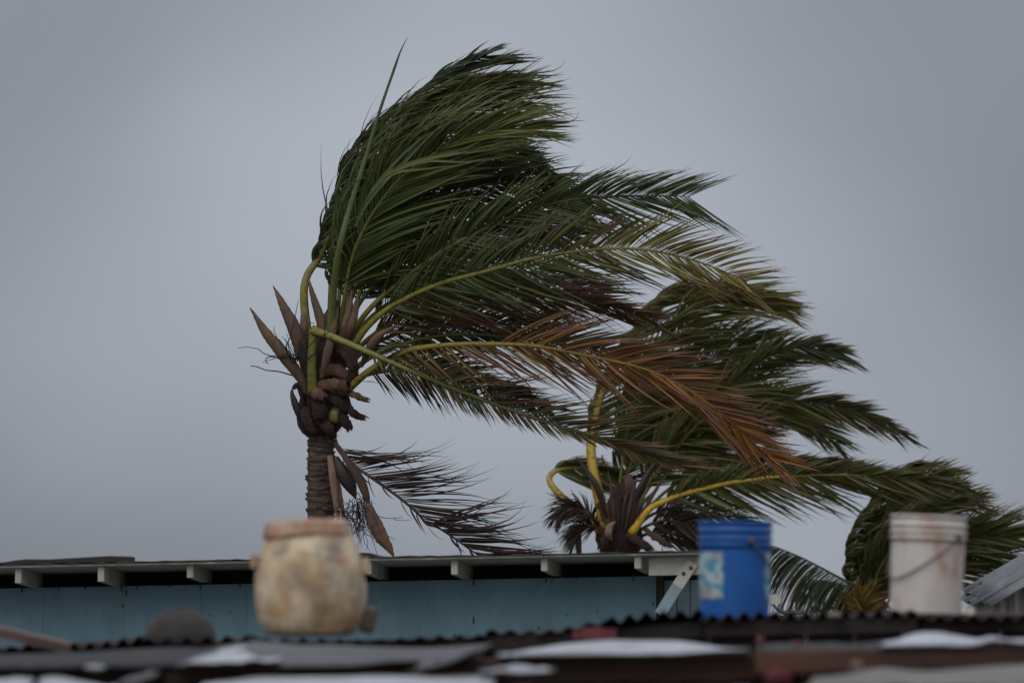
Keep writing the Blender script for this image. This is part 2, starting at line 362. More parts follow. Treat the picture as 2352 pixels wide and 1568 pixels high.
for k, (a, b) in enumerate(((1415, 1262), (1521, 1246))):
    u = u_of(a, .08); z0 = ez(u) + .02; p = house_w(u, .08, z0); q = house_w(u + .004, .08, z_of(a, b, .08))
    Vv, Ff = tube([p, (p + q) / 2, q], [.0035, .003, .003], 6)
    Vc, Fc = lathe([(.0005, 0), (.007, 0), (.007, .003), (.0005, .004)], 8, q)
    tag(mesh('roof_nail', *join([(Vv, Ff), (Vc, Fc)]), M['rustdot']), ['short bent nail standing up from the blue house roof edge', 'taller nail standing up from the blue house roof edge'][k], 'nail')

# bent strip of metal behind the corner of the house
C, _ = catmull([at(1770, 1380, 40), at(1785, 1398, 40), at(1806, 1408, 40), at(1830, 1407, 40), at(1848, 1404, 40)], 24)
V = []; F = []
for c in C: V += [c, c + np.array([0.02, .5, .02]), c + np.array([.02, .5, -.012 + .02]), c + np.array([0, 0, -.012])]
for i in range(len(C) - 1):
    for j in range(4):
        k = (j + 1) % 4; F.append((i * 4 + j, i * 4 + k, i * 4 + 4 + k, i * 4 + 4 + j))
F += [(3, 2, 1, 0), tuple((len(C) - 1) * 4 + j for j in range(4))]
strip = mesh('bent_metal_sheet', V, F, M['zinc_dark'], smooth=False)
tag(strip, 'small curled strip of dark metal beside the blue bucket, behind the corrugated edge', 'metal strip')
mesh('strip_post', *box(at(1806, 1400, 40)[0] - .03, at(1806, 1400, 40)[0] + .03, 40.2, 40.26, 0, at(1806, 1412, 40)[2]), M['inner'], strip, smooth=False)

# ------------------------------------------------------------------ tin shed at the right
def corr(p0, p1, depth, up, pitch=.07, amp=.011, per=10, nd=2, thick=.0025, wob=0.0, phase=0.0, rg=None):
    """corrugated sheet: waves along p0->p1, straight along depth"""
    p0, p1, depth, up = map(lambda a: np.array(a, float), (p0, p1, depth, up))
    Ln = np.linalg.norm(p1 - p0); n = int(Ln / pitch * per) + 1
    s = np.linspace(0, 1, n); hgt = amp * np.sin(2 * np.pi * s * Ln / pitch + phase)
    rg = rg or np.random.default_rng(4)
    lows = [smooth_noise(s, max(2, int(Ln * 3)), rg, wob) for _ in range(nd + 1)]
    edge = smooth_noise(s, max(3, int(Ln / pitch * 1.3)), rg, wob * 2.5)
    V = []
    for lay in (0, -thick):
        for k in range(nd + 1):
            e = edge[:, None] * nrm(depth) * (1 if k == 0 else 0)
            V.append(p0 + (p1 - p0) * s[:, None] + depth * (k / nd) + up * (hgt + lows[k] + lay)[:, None] + e)
    V = np.vstack(V); F = []; NL = (nd + 1) * n
    for k in range(nd):
        for i in range(n - 1):
            a = k * n + i; F.append((a, a + 1, a + n + 1, a + n)); b = a + NL; F.append((b, b + n, b + n + 1, b + 1))
    for i in range(n - 1):
        F.append((i, i + NL, i + 1 + NL, i + 1)); a = nd * n + i; F.append((a, a + 1, a + 1 + NL, a + NL))
    for k in range(nd):
        a = k * n; F.append((a, a + n, a + n + NL, a + NL)); a = k * n + n - 1; F.append((a, a + NL, a + n + NL, a + n))
    return V, F
SY = 42.0
shed = thing('tin_shed', 'grey corrugated tin shed with sloping roof beside the white bucket', 'shed', (at(2330, 1400, SY)[0], SY + .4, 0))
so = tuple(-x for x in shed.location)
a = at(2212, 1353, SY + .5); b = at(2268, 1390, SY); upv = at(2520, 1180, SY + .5) - at(2212, 1353, SY + .5)
nv = nrm(np.cross(upv, b - a)); nv = nv if nv[2] > 0 else -nv
V, F = corr(a, b, upv, nv, pitch=.115, amp=.022, nd=5, wob=.004, rg=np.random.default_rng(8)); mesh('roof_sheet', V, F, M['galv'], shed, so)
a2 = at(2200, 1368, SY + .5); b2 = at(2236, 1384, SY + .12)
V, F = corr(a2, b2, upv, nv, pitch=.115, amp=.020, nd=4, wob=.004, rg=np.random.default_rng(9)); V = np.array(V) - nv * .02
mesh('roof_sheet', V, F, M['galv'], shed, so)
wl = at(2205, 1400, SY + .28); wr = at(2620, 1400, SY + .28)
pn = np.cross(upv, b - a)                             # the wall sheets are cut to the slope of the roof
def roof_z(x, y): return a[2] - (pn[0] * (x - a[0]) + pn[1] * (y - a[1])) / pn[2] - .03
wn_ = 7
for k in range(wn_):
    p = wl + (wr - wl) * k / wn_; q = wl + (wr - wl) * (k + 1) / wn_ + np.array([.02, 0, 0])
    p = np.array([p[0], p[1] + .006 * (k % 2), .0]); q = np.array([q[0], q[1] + .006 * (k % 2), .0])
    V, F = corr(p, q, (0, 0, 1.0), (0, -1, 0), pitch=.085, amp=.013, nd=3, wob=.003); V = np.array(V)
    V[:, 2] *= np.array([roof_z(v[0], v[1]) for v in V]); mesh('wall_sheet', V, F, M['wall_tin'], shed, so)
V, F = box(wl[0] + .1, wr[0], SY + .45, SY + 2.6, 0, at(2236, 1395, SY)[2]); mesh('frame_core', V, F, M['inner'], shed, so, smooth=False)
for (dx, dy) in ((2252, 1338), (2296, 1353)):
    p = at(dx, dy, SY + .22); V, F = lathe([(.0005, .008), (.006, .007), (.010, .001), (.010, -.012), (.0005, -.012)], 8, p); mesh('roof_screw', V, F, M['rustdot'], shed, so)

# ------------------------------------------------------------------ palms
G_DARK = (.050, .068, .025); G_MID = (.075, .092, .026); G_YEL = (.17, .145, .028); G_OR = (.185, .072, .016)
BR = (.092, .041, .020); BR_D = (.036, .020, .014); BR_P = (.145, .070, .036)
def frond(parent, off, pts, n=80, Lm=.95, wm=.030, r0=.024, c0=G_DARK, c1=None, tip=BR_P, tipb=.15, al=(58, 22), roll=0.0,
          bend=(.45, .45), wind=(1, -.1, -.05), grav=.12, t0=.2, sides=(1, 1), dih=.15, wrap=0.0, rc0=None, rc1=None, seed=0,
          single=0, rows=8, m='leaf', jit=.10, endp=.45, startp=.55, drop=.05, fan=.14, clump=.11, half=None, t0u=None, ct=(.35, .95), trim=.42, warm=(1.28, 1.18, .95)):
    rg = np.random.default_rng(1000 + seed); n = int(n * 1.36); wm = wm * .72
    P, Ln = catmull([at(*p) for p in pts], 600)
    keep = max(.6, 1 - trim * Lm * endp / Ln); qq = np.linspace(0, keep, 240); P = np.stack([np.interp(qq, np.linspace(0, 1, 600), P[:, i]) for i in range(3)], 1)
    tt = np.linspace(0, 1, 240)
    rc0 = np.array(rc0 if rc0 else (.20, .18, .035)); rc1 = np.array(rc1 if rc1 else (.10, .11, .025))
    rad = r0 * .74 * (1 - tt) ** .7 + .0022; rad = rad * (1 + .55 * np.exp(-tt / .05))
    sub = np.r_[np.arange(0, 240, 4), 239]
    V, F = tube(P[sub], rad[sub], 8, flat=.5)
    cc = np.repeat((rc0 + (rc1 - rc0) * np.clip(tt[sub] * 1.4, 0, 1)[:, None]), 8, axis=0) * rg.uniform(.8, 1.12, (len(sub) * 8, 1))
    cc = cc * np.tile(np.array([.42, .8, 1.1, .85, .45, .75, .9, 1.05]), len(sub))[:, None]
    fr = mesh('frond', V, F, M['rachis'], parent, off, cols=cc)
    T = nrm(np.gradient(P, axis=0)); T = nrm(T)
    Bi = np.stack([-T[:, 2], 0 * T[:, 0], T[:, 0]], 1); Bi = nrm(Bi); N = nrm(np.cross(T, Bi))
    B = math.cos(roll) * Bi + math.sin(roll) * N; N = nrm(np.cross(T, B))
    W = nrm(np.array(wind, float)); allV = []; allF = []; allC = []; cnt = 0; singles = []
    c0 = np.array(c0); c1 = np.array(c1 if c1 is not None else c0); tip = np.array(tip)
    if m == 'leaf': c0 = c0 * np.array(warm); c1 = c1 * np.array(warm)
    s = np.linspace(0, 1, rows)
    prof = np.interp(s, [0, .06, .25, .55, .85, 1], [.35, .7, 1, .78, .26, .02])
    for si, sd_ in ((0, 1), (1, -1)):
        if not sides[si]: continue
        nn = int(n * sides[si])
        ts = t0u if (t0u and si == 0) else t0
        if t0u and si == 0: nn = int(nn * (1 - t0u) / (1 - t0))
        t = np.clip(ts + (1 - ts) * (np.arange(nn) + rg.uniform(-.35, .35, nn)) / nn, 0, .998)
        cl1 = smooth_noise((t - t0) / (1 - t0), max(4, n // 6), rg, clump); cl2 = smooth_noise((t - t0) / (1 - t0), max(4, n // 6), rg, clump)
        for k in range(nn):
            if rg.random() < drop: continue
            tk = t[k]; q = (tk - t0) / (1 - t0); i = min(238, int(tk * 239)); f = tk * 239 - i
            p = P[i] * (1 - f) + P[i + 1] * f; Tk, Bk, Nk = T[i], B[i], N[i]
            a = R(al[0] + (al[1] - al[0]) * q ** .8) * (1 + rg.normal(0, jit * .6))
            lk = Lm * np.interp(q, [0, .12, .35, .7, 1], [startp, .85, 1, .82, endp]) * rg.uniform(.82, 1.08)
            if half is not None: lk *= half[si]
            dd = dih + rg.normal(0, jit)
            d0 = nrm(math.cos(a) * Tk + sd_ * math.sin(a) * Bk + dd * Nk + cl1[k] * Bk + cl2[k] * Nk)
            bk = bend[si] * rg.uniform(.75, 1.2)
            kk = np.clip(bk * s ** .75, 0, 1)[:, None]
            D = d0 * (1 - kk) + (W + rg.normal(0, jit * .8, 3)) * kk
            if wrap: D = D + wrap * 4 * (kk * (1 - kk)) * np.array([0, -1, 0]) * (1 if si == 0 else .3)
            D[:, 2] -= grav * s * rg.uniform(.6, 1.5)
            wig = rg.normal(0, fan, 3); D = D + wig * (s ** 2.5)[:, None]
            if rg.random() < .10: D = D + rg.normal(0, .5, 3) * (np.clip(s - .7, 0, 1) * 2.5)[:, None]
            D = nrm(D); C = p + np.vstack([np.zeros(3), np.cumsum((D[:-1] + D[1:]) / 2 * lk / (rows - 1), axis=0)])
            ph = rg.normal(0, .55) + .4 * sd_; tw = rg.normal(0, .5)
            ang = ph + tw * s
            X = nrm(np.cross(D, Nk)); Z = np.cross(X, D)
            WX = X * np.cos(ang)[:, None] + Z * np.sin(ang)[:, None]; WZ = Z * np.cos(ang)[:, None] - X * np.sin(ang)[:, None]
            wv = (wm * rg.uniform(.75, 1.15) * prof)[:, None] / 2 * (1 if q < .8 else 1.3 - q * .38)
            Vk = np.stack([C - WX * wv + WZ * wv * .35, C - WZ * wv * .15, C + WX * wv + WZ * wv * .35], 1).reshape(-1, 3)
            base = (c0 + (c1 - c0) * np.clip((q - ct[0]) / (ct[1] - ct[0]), 0, 1)) * rg.uniform(.72, 1.25)
            base = base * np.array([rg.uniform(.9, 1.12), 1, rg.uniform(.85, 1.2)])
            sb = 1.12 - tipb * rg.gamma(2.0, .9); x = np.clip((s - sb + .14) / .28, 0, 1)[:, None]
            cl = base * (1 - x) + tip * rg.uniform(.6, 1.2) * x
            Ck = np.repeat(cl, 3, axis=0); Ck[1::3] *= 1.25
            Fk = []
            for r_ in range(rows - 1):
                o = r_ * 3; Fk += [(o, o + 1, o + 4, o + 3), (o + 1, o + 2, o + 5, o + 4)]
            singles.append((lk, Vk, Fk, Ck))
    singles.sort(key=lambda x: -x[0])
    for lk, Vk, Fk, Ck in singles[:single]: mesh('leaflet', Vk, Fk, M[m], fr, cols=Ck)
    rest = singles[single:]
    if rest:
        V = np.vstack([x[1] for x in rest]); C = np.vstack([x[3] for x in rest]); F = []; o = 0
        for x in rest: F += [tuple(i + o for i in f) for f in x[2]]; o += len(x[1])
        lf = mesh('leaflet_fringe', V, F, M[m], fr, cols=C); lf['kind'] = 'stuff'
    return fr

def spathe(parent, off, pts, wmax, m, flat=.55, nm='spathe', seed=0, peak=.45, base=.35, curl=.0):
    P, Ln = catmull([at(*p) for p in pts], 40); s = np.linspace(0, 1, 40)
    rad = wmax / 2 * np.where(s < peak, base + (1 - base) * np.sin(s / peak * np.pi / 2), np.clip(1 - ((s - peak) / (1 - peak)) ** 1.7, 0, 1)) + .0015
    V, F = tube(P, rad, 14, flat=flat); V = np.array(V).reshape(40, 14, 3)
    rg = np.random.default_rng(seed)                  # a groove down the open side, fine ribs
    for j, k in ((11, .45), (10, .18), (12, .18)): V[:, j] = V[:, j] * (1 - k) + P * k
    V += rg.normal(0, wmax * .012, V.shape)
    return mesh(nm, V.reshape(-1, 3), F, m, parent, off)
def twigs(parent, off, root, rg, n, spread, length, direction, m, nm='flower_stalk', r=.004, bend=.5):
    parts = []
    for _ in range(n):
        p = np.array(root) + rg.normal(0, spread * .25, 3); d = nrm(np.array(direction, float) + rg.normal(0, .45, 3)); pts = [p]
        l = length * rg.uniform(.5, 1.1)
        for k in range(9):
            d = nrm(d + rg.normal(0, .22, 3) + np.array([0.02, 0, -.05]) * bend); p = p + d * l / 9; pts.append(p)
        parts.append(tube(pts, np.linspace(r, r * .45, 10), 5))
        if rg.random() < .6:
            k = rg.integers(2, 7); p = pts[k]; d2 = nrm(d + rg.normal(0, .6, 3)); q = [p]
            for _k in range(5): d2 = nrm(d2 + rg.normal(0, .2, 3)); p = p + d2 * l / 12; q.append(p)
            parts.append(tube(q, np.linspace(r * .7, r * .4, 6), 5))
    return mesh(nm, *join(parts), m, parent, off)
def flap(parent, off, c0, c1, c2, width, m, seed, nm='leaf_sheath', thick=.006, curl=.5):
    """torn, curled sheet of leaf sheath bent round a curve"""
    rg = np.random.default_rng(seed); P, Ln = catmull([at(*c0), at(*c1), at(*c2)], 14)
    T = nrm(np.gradient(P, axis=0)); S = nrm(np.cross(T, np.array([0, -1, 0.]))); U = np.cross(S, T); V = []; F = []; nj = 9
    for lay in (0, 1):
        for i in range(14):
            s = i / 13; wv = width / 2 * (.75 + .35 * math.sin(s * 3.1)) 
            for j in range(nj):
                a = (j / (nj - 1) - .5) * 2; e = 0
                if i == 13: e = rg.uniform(-.9, 1.0) * width * .5
                nx = wv * a + (rg.normal(0, width * .09) if abs(a) == 1 else 0)
                V.append(P[i] + S[i] * nx - U[i] * (-curl * wv * (1 - a * a) + lay * thick) + T[i] * e)
    n = 14 * nj
    for i in range(13):
        for j in range(nj - 1):
            a = i * nj + j; F.append((a, a + 1, a + nj + 1, a + nj)); F.append((a + n, a + n + nj, a + n + nj + 1, a + n + 1))
    rim = [j for j in range(nj)] + [i * nj + nj - 1 for i in range(1, 14)] + [13 * nj + j for j in range(nj - 2, -1, -1)] + [i * nj for i in range(12, 0, -1)]
    for k in range(len(rim)):
        a, b = rim[k], rim[(k + 1) % len(rim)]; F.append((a, a + n, b + n, b))
    return mesh(nm, V, F, m, parent, off)

def trunk_mesh(parent, off, x, Y, z0, z1, r0, r1, seed, lean=0.0, scars=14, scar_step=.052):
    rg = np.random.default_rng(seed); n = 90; V = []; F = []; seg = 28
    zs = np.linspace(z0, z1, n)
    def rad(z): 
        f = (z - z0) / (z1 - z0); return r0 + (r1 - r0) * f + .10 * r0 * math.exp(-f * 9)
    for i, z in enumerate(zs):
        ph = z / scar_step
        for j in range(seg):
            a = 2 * math.pi * j / seg; rr = rad(z) * (1 + .012 * math.sin(ph * 6.283 + math.sin(a)) + rg.normal(0, .008))
            V.append((x + rr * math.cos(a) + lean * (z - z0), Y + rr * math.sin(a), z))
    for i in range(n - 1):
        for j in range(seg):
            k = (j + 1) % seg; F.append((i * seg + j, i * seg + k, i * seg + seg + k, i * seg + seg + j))
    F.append(tuple((n - 1) * seg + j for j in range(seg)))
    tr = mesh('trunk', V, F, M['trunk'], parent, off)
    for k in range(scars):                            # leaf scars: uneven tilted collars with ragged lips
        z = z1 - .03 - k * scar_step * rg.uniform(.96, 1.04); ta, tp = rg.uniform(.006, .022), rg.uniform(0, 6.28); V = []; F = []; sg = 36
        lip = smooth_noise(np.linspace(0, 1, sg), 12, rg, .006); lip2 = rg.uniform(.004, .013, sg) + np.where(rg.random(sg) < .12, rg.uniform(.008, .022, sg), 0)
        for j in range(sg):
            a = 2 * math.pi * j / sg; b = rad(z); cx, cy = math.cos(a), math.sin(a); zz = z + ta * math.sin(a + tp) + lip[j]
            for (dr, dz) in ((-.006, -.036), (.004, -.022), (lip2[j], .0), (lip2[j] * .6, .006), (-.010, .004)):
                V.append((x + (b + dr) * cx + lean * (z - z0), Y + (b + dr) * cy, zz + dz))
        for j in range(sg):
            q = (j + 1) % sg
            for l in range(4): F.append((j * 5 + l, q * 5 + l, q * 5 + l + 1, j * 5 + l + 1))
        mesh('leaf_scar', V, F, M['scar'], tr)
    return tr

# ---- main palm
PY = 47.0
tx = at(737, 1100, PY)[0]
palm = thing('palm_tree', 'tall wind-bent coconut palm with hanging brown dead frond on its ringed trunk', 'palm tree', (tx, PY, 0))
po = (-tx, -PY, 0)
trunk_mesh(palm, po, tx, PY, 0, at(737, 985, PY)[2], .150, .104, 3, scars=34, scar_step=.050)
# swollen, fibrous crown base
prof = []
zc = at(0, 0, PY)
rgc = np.random.default_rng(21)
V = []; F = []; seg = 40; lv = [(1003, 28), (992, 40), (978, 50), (960, 54), (940, 53), (920, 50), (900, 46), (880, 42), (860, 42), (830, 42), (800, 40), (760, 32), (720, 20), (690, 8)]
for (dy, r) in lv:
    for j in range(seg):
        a = 2 * math.pi * j / seg; c = at(738 + (940 - dy) * (.06 if dy > 870 else .13), dy, PY); rr = r * px(PY) * (1 + rgc.normal(0, .045) + .05 * math.sin(3 * a + dy))
        V.append((c[0] + rr * math.cos(a), PY + rr * math.sin(a), c[2] + rgc.normal(0, .004)))
for i in range(len(lv) - 1):
    for j in range(seg):
        k = (j + 1) % seg; F.append((i * seg + j, i * seg + k, i * seg + seg + k, i * seg + seg + j))
F.append(tuple((len(lv) - 1) * seg + j for j in range(seg)))
mesh('crown_base', V, F, M['fibre'], palm, po)
# fronds of the main palm (front to back by depth)
Y = PY
A = dict(parent=palm, off=po)
# windward left frond whose leaflets curl over the rachis
frond(pts=[(714, 820, Y - .1), (699, 700, Y - .12), (704, 637, Y - .1), (738, 582, Y), (768, 500, Y + .05), (800, 410, Y + .1), (850, 330, Y + .15), (905, 275, Y + .2), (985, 205, Y + .25), (1060, 155, Y + .3), (1135, 120, Y + .35)],
      n=92, Lm=1.05, wm=.040, c0=(.044, .060, .034), tipb=.08, tip=BR_P, al=(50, 16), bend=(1.0, .55), wrap=.55, wind=(1, -.25, .22), grav=.05, t0=.24, seed=1, trim=.15, rc0=(.28, .235, .035), rc1=(.10, .12, .03), r0=.046, half=(.62, 1), **A)
# central frond rising beside the spear
frond(pts=[(752, 800, Y - .2), (760, 737, Y - .22), (763, 652, Y - .25), (772, 567, Y - .25), (792, 480, Y - .22), (825, 405, Y - .2), (875, 325, Y - .15), (950, 245, Y - .1), (1060, 190, Y - .1), (1190, 166, Y - .1)],
      n=110, Lm=1.25, wm=.036, c0=(.054, .072, .028), tipb=.07, al=(48, 14), bend=(.95, .5), wrap=.2, wind=(1, -.2, .05), grav=.05, t0=.16, seed=2, trim=.15, rc0=(.13, .155, .03), rc1=(.08, .10, .03), r0=.042, half=(.34, 1), **A)
frond(pts=[(775, 790, Y + .1), (778, 690, Y + .1), (800, 560, Y + .1), (855, 430, Y + .1), (950, 320, Y + .1), (1070, 250, Y), (1150, 230, Y), (1218, 232, Y)],
      n=100, Lm=1.1, wm=.034, c0=G_DARK, c1=G_MID, tipb=.12, al=(46, 18), bend=(.6, .5), wind=(1, -.1, .06), grav=.07, t0=.15, seed=3, trim=.15, roll=.4, **A)
frond(pts=[(782, 790, Y - .1), (790, 690, Y - .25), (820, 560, Y - .35), (900, 430, Y - .4), (1010, 345, Y - .4), (1130, 300, Y - .4), (1225, 300, Y - .4)],
      n=100, Lm=1.15, wm=.034, c0=(.055, .078, .026), c1=(.085, .10, .026), tipb=.10, al=(44, 18), bend=(.6, .5), wind=(1, -.1, -.06), grav=.08, t0=.15, seed=4, trim=.15, roll=-.3, **A)
frond(pts=[(785, 790, Y + .2), (800, 680, Y + .3), (850, 520, Y + .45), (950, 400, Y + .5), (1065, 335, Y + .5), (1180, 342, Y + .5), (1250, 385, Y + .5), (1315, 432, Y + .5)],
      n=100, Lm=.85, wm=.032, c0=G_DARK, tipb=.08, al=(50, 18), bend=(.35, .5), wind=(1, 0, -.35), grav=.14, t0=.18, seed=5, trim=.15, roll=.7, half=(.55, 1), **A)
frond(pts=[(785, 790, Y + .2), (805, 690, Y + .25), (880, 560, Y + .35), (990, 470, Y + .4), (1110, 425, Y + .4), (1225, 430, Y + .4), (1335, 475, Y + .4), (1400, 515, Y + .4)],
      n=100, Lm=.85, wm=.032, c0=(.038, .054, .023), tipb=.08, al=(50, 20), bend=(.45, .45), wind=(1, 0, -.15), grav=.1, t0=.18, seed=6, roll=.5, **A)
frond(pts=[(790, 800, Y + .3), (830, 690, Y + .4), (930, 600, Y + .5), (1050, 540, Y + .55), (1170, 515, Y + .55), (1290, 530, Y + .5), (1380, 560, Y + .5)],
      n=95, Lm=.85, wm=.032, c0=(.038, .052, .023), tipb=.12, al=(52, 20), bend=(.4, .4), wind=(1, 0, -.1), grav=.1, t0=.18, seed=7, roll=-.4, **A)
frond(pts=[(790, 800, Y + .35), (820, 690, Y + .5), (900, 520, Y + .7), (1010, 420, Y + .75), (1130, 370, Y + .75), (1240, 375, Y + .7)],
      n=90, Lm=.8, wm=.032, c0=(.036, .050, .023), tipb=.08, al=(50, 20), bend=(.4, .4), wind=(1, 0, -.15), grav=.1, t0=.18, seed=8, roll=.2, **A)
frond(pts=[(795, 810, Y + .3), (850, 730, Y + .45), (960, 660, Y + .55), (1090, 625, Y + .55), (1220, 625, Y + .5), (1340, 660, Y + .5), (1430, 690, Y + .5)],
      n=95, Lm=.85, wm=.031, c0=(.042, .054, .022), c1=(.06, .058, .022), tipb=.32, tip=BR, al=(48, 20), bend=(.4, .4), wind=(1, 0, -.05), grav=.12, t0=.18, seed=9, roll=-.2, **A)
# the two open fronds stretched out to the right
frond(pts=[(795, 800, Y - .15), (822, 745, Y - .25), (868, 690, Y - .35), (950, 622, Y - .5), (1045, 560, Y - .6), (1133, 517, Y - .7), (1206, 485, Y - .75), (1289, 463, Y - .8), (1386, 452, Y - .85), (1495, 450, Y - .85), (1585, 452, Y - .85), (1650, 460, Y - .85)],
      n=98, Lm=.92, wm=.031, c0=G_DARK, c1=(.050, .070, .034), tipb=.10, al=(40, 30), bend=(.42, .26), wind=(1, -.05, -.02), grav=.07, t0=.16, endp=.62, trim=.4, seed=10, roll=.12, single=84, rc0=(.22, .20, .035), rc1=(.085, .095, .03), r0=.028, half=(.78, 1), **A)
frond(pts=[(800, 815, Y - .3), (842, 752, Y - .45), (905, 700, Y - .6), (1000, 655, Y - .75), (1080, 632, Y - .85), (1133, 618, Y - .9), (1242, 589, Y - 1.0), (1350, 575, Y - 1.05), (1444, 571, Y - 1.1), (1531, 582, Y - 1.1), (1621, 607, Y - 1.1), (1712, 644, Y - 1.1), (1766, 665, Y - 1.1), (1815, 688, Y - 1.1)],
      n=112, Lm=.92, wm=.031, c0=(.050, .066, .025), c1=(.16, .13, .03), tipb=.20, tip=(.10, .05, .036), al=(43, 32), endp=.55, trim=.75, bend=(.40, .42), wind=(1, -.05, .04), grav=.07, t0=.15, seed=11, roll=-.1, single=104, rc0=(.27, .235, .035), rc1=(.17, .15, .03), r0=.032, half=(.80, 1), **A)
# browned older fronds under them
frond(pts=[(800, 830, Y - .1), (850, 775, Y - .15), (940, 720, Y - .25), (1060, 690, Y - .35), (1190, 680, Y - .4), (1330, 690, Y - .4), (1450, 715, Y - .4), (1540, 745, Y - .4)],
      n=90, Lm=.75, wm=.028, c0=(.055, .056, .022), c1=(.07, .046, .022), tip=BR_P, tipb=.48, al=(44, 18), bend=(.4, .45), wind=(1, -.05, .02), grav=.08, t0=.12, seed=12, roll=.3, rc0=(.15, .12, .03), rc1=(.1, .07, .03), half=(.7, 1), **A)
frond(pts=[(795, 840, Y + .2), (860, 790, Y + .3), (950, 755, Y + .35), (1070, 745, Y + .35), (1190, 745, Y + .3), (1300, 750, Y + .3)],
      n=80, Lm=.62, wm=.024, c0=BR_D, c1=BR, tip=BR_P, tipb=.5, al=(46, 20), bend=(.5, .5), wind=(1, -.05, -.02), grav=.1, t0=.12, seed=13, roll=.2, m='dryleaf', rc0=(.1, .07, .03), rc1=BR, **A)
# thin green frond behind the orange one
frond(pts=[(798, 860, Y + .1), (860, 815, Y + .15), (948, 783, Y + .2), (1033, 769, Y + .2), (1133, 770, Y + .2), (1223, 780, Y + .2), (1310, 792, Y + .2), (1420, 805, Y + .2), (1520, 835, Y + .2), (1600, 870, Y + .2)],
      n=88, Lm=.80, wm=.029, c0=(.046, .064, .026), c1=(.06, .07, .03), tipb=.14, al=(46, 20), bend=(.2, .4), wind=(1, 0, .06), grav=.06, t0=.2, seed=14, roll=.15, half=(.85, .8), **A)
# orange-brown frond
frond(pts=[(782, 905, Y - .2), (805, 888, Y - .3), (850, 850, Y - .5), (900, 820, Y - .65), (948, 802, Y - .8), (1033, 792, Y - .95), (1118, 790, Y - 1.05), (1198, 792, Y - 1.1), (1260, 799, Y - 1.15), (1350, 817, Y - 1.2), (1459, 841, Y - 1.25), (1531, 868, Y - 1.25), (1590, 900, Y - 1.25), (1650, 945, Y - 1.25), (1705, 995, Y - 1.2), (1760, 1040, Y - 1.2), (1815, 1078, Y - 1.2)],
      n=115, Lm=.92, wm=.030, c0=(.085, .066, .020), c1=(.17, .072, .014), ct=(.12, .62), t0u=.40, tip=(.12, .045, .024), tipb=.38, al=(46, 22), endp=.55, trim=.25, bend=(.38, .34), wind=(1, -.08, -.12), grav=.10, t0=.16, seed=15, roll=-.1, single=104, rc0=(.26, .225, .035), rc1=(.22, .12, .02), r0=.034, half=(.80, .95), **A)
# snapped frond: upright stump and the bent-over blade
V, F = tube(catmull([at(718, 905, Y - .28), at(716, 840, Y - .32), at(718, 790, Y - .34), at(720, 757, Y - .35)], 14)[0], np.linspace(11.5, 9.5, 14) * px(Y), 10, flat=.6)
V = np.array(V); rr = np.random.default_rng(2); V[-10:, 2] += rr.uniform(-.03, .03, 10)
cs = np.repeat(np.linspace(0, 1, 14)[:, None], 10, 0); cs = np.array([.15, .15, .03]) * (1 - cs) + np.array([.17, .17, .035]) * cs
st = mesh('snapped_stalk', V, F, M['rachis'], palm, po, cols=cs)
frond(pts=[(716, 757, Y - .36), (760, 772, Y - .42), (806, 791, Y - .5), (891, 828, Y - .65), (976, 865, Y - .8), (1076, 905, Y - .95), (1198, 950, Y - 1.05), (1290, 980, Y - 1.1), (1375, 1004, Y - 1.15), (1460, 1034, Y - 1.15), (1555, 1066, Y - 1.15), (1640, 1086, Y - 1.15)],
      n=95, Lm=.72, wm=.029, c0=(.048, .060, .024), c1=(.07, .055, .026), tip=BR_P, tipb=.30, al=(50, 16), bend=(.34, .18), wind=(1, -.05, -.02), grav=.08, t0=.17, seed=16, roll=.1, rc0=(.21, .20, .035), rc1=(.10, .09, .03), r0=.034, half=(.95, .38), sides=(1, .9), **A)
# short ragged leaflets hanging below near the crown
frond(pts=[(790, 880, Y - .0), (850, 858, Y + .05), (920, 850, Y + .1), (1010, 862, Y + .1), (1090, 885, Y + .1), (1180, 915, Y + .1), (1300, 950, Y + .1)],
      n=60, Lm=.62, wm=.032, c0=(.034, .036, .02), c1=BR_D, tip=BR_D, tipb=.4, al=(58, 25), bend=(.4, .12), wind=(1, 0, -.1), grav=.35, t0=.14, seed=17, roll=.2, half=(.9, .75), rc0=(.07, .085, .02), **A)
# dead brown frond hanging off the trunk
frond(pts=[(768, 1010, Y - .10), (780, 1035, Y - .14), (803, 1060, Y - .18), (832, 1082, Y - .22), (871, 1109, Y - .25), (919, 1144, Y - .28), (960, 1179, Y - .3), (980, 1203, Y - .3), (1006, 1211, Y - .3), (1050, 1240, Y - .3), (1100, 1274, Y - .3), (1170, 1300, Y - .3), (1230, 1315, Y - .3)],
      n=88, Lm=.82, wm=.027, c0=BR_D, c1=(.055, .033, .026), tip=(.06, .04, .035), tipb=.3, al=(46, 30), bend=(.62, .5), wind=(1, -.05, .16), grav=.08, t0=.04, seed=18, sides=(1.15, .12), half=(1.15, .3), m='dryleaf', roll=.2, rc0=(.09, .05, .04), rc1=BR_D, r0=.017, startp=.6, endp=.5, fan=.42, jit=.15, drop=.08, **A)
# unopened spear leaf
P, _ = catmull([at(757, 800, Y - .34), at(764, 690, Y - .44), at(780, 570, Y - .62), at(806, 470, Y - .62), at(838, 370, Y - .62), at(870, 262, Y - .62), at(905, 160, Y - .62), at(920, 118, Y - .62), at(936, 86, Y - .62)], 60)
s = np.linspace(0, 1, 60); rad = np.interp(s, [0, .3, .6, .85, .9, 1], [9.5, 7.5, 4.8, 3.0, 3.2, .4]) * px(Y)
V, F = tube(P, rad, 8, flat=.6)
cs = np.repeat(np.array([[.12, .145, .035]]) * (1 - s[:, None]) + np.array([[.055, .085, .035]]) * s[:, None], 8, 0)
mesh('spear_leaf', V, F, M['rachis'], palm, po, cols=cs)
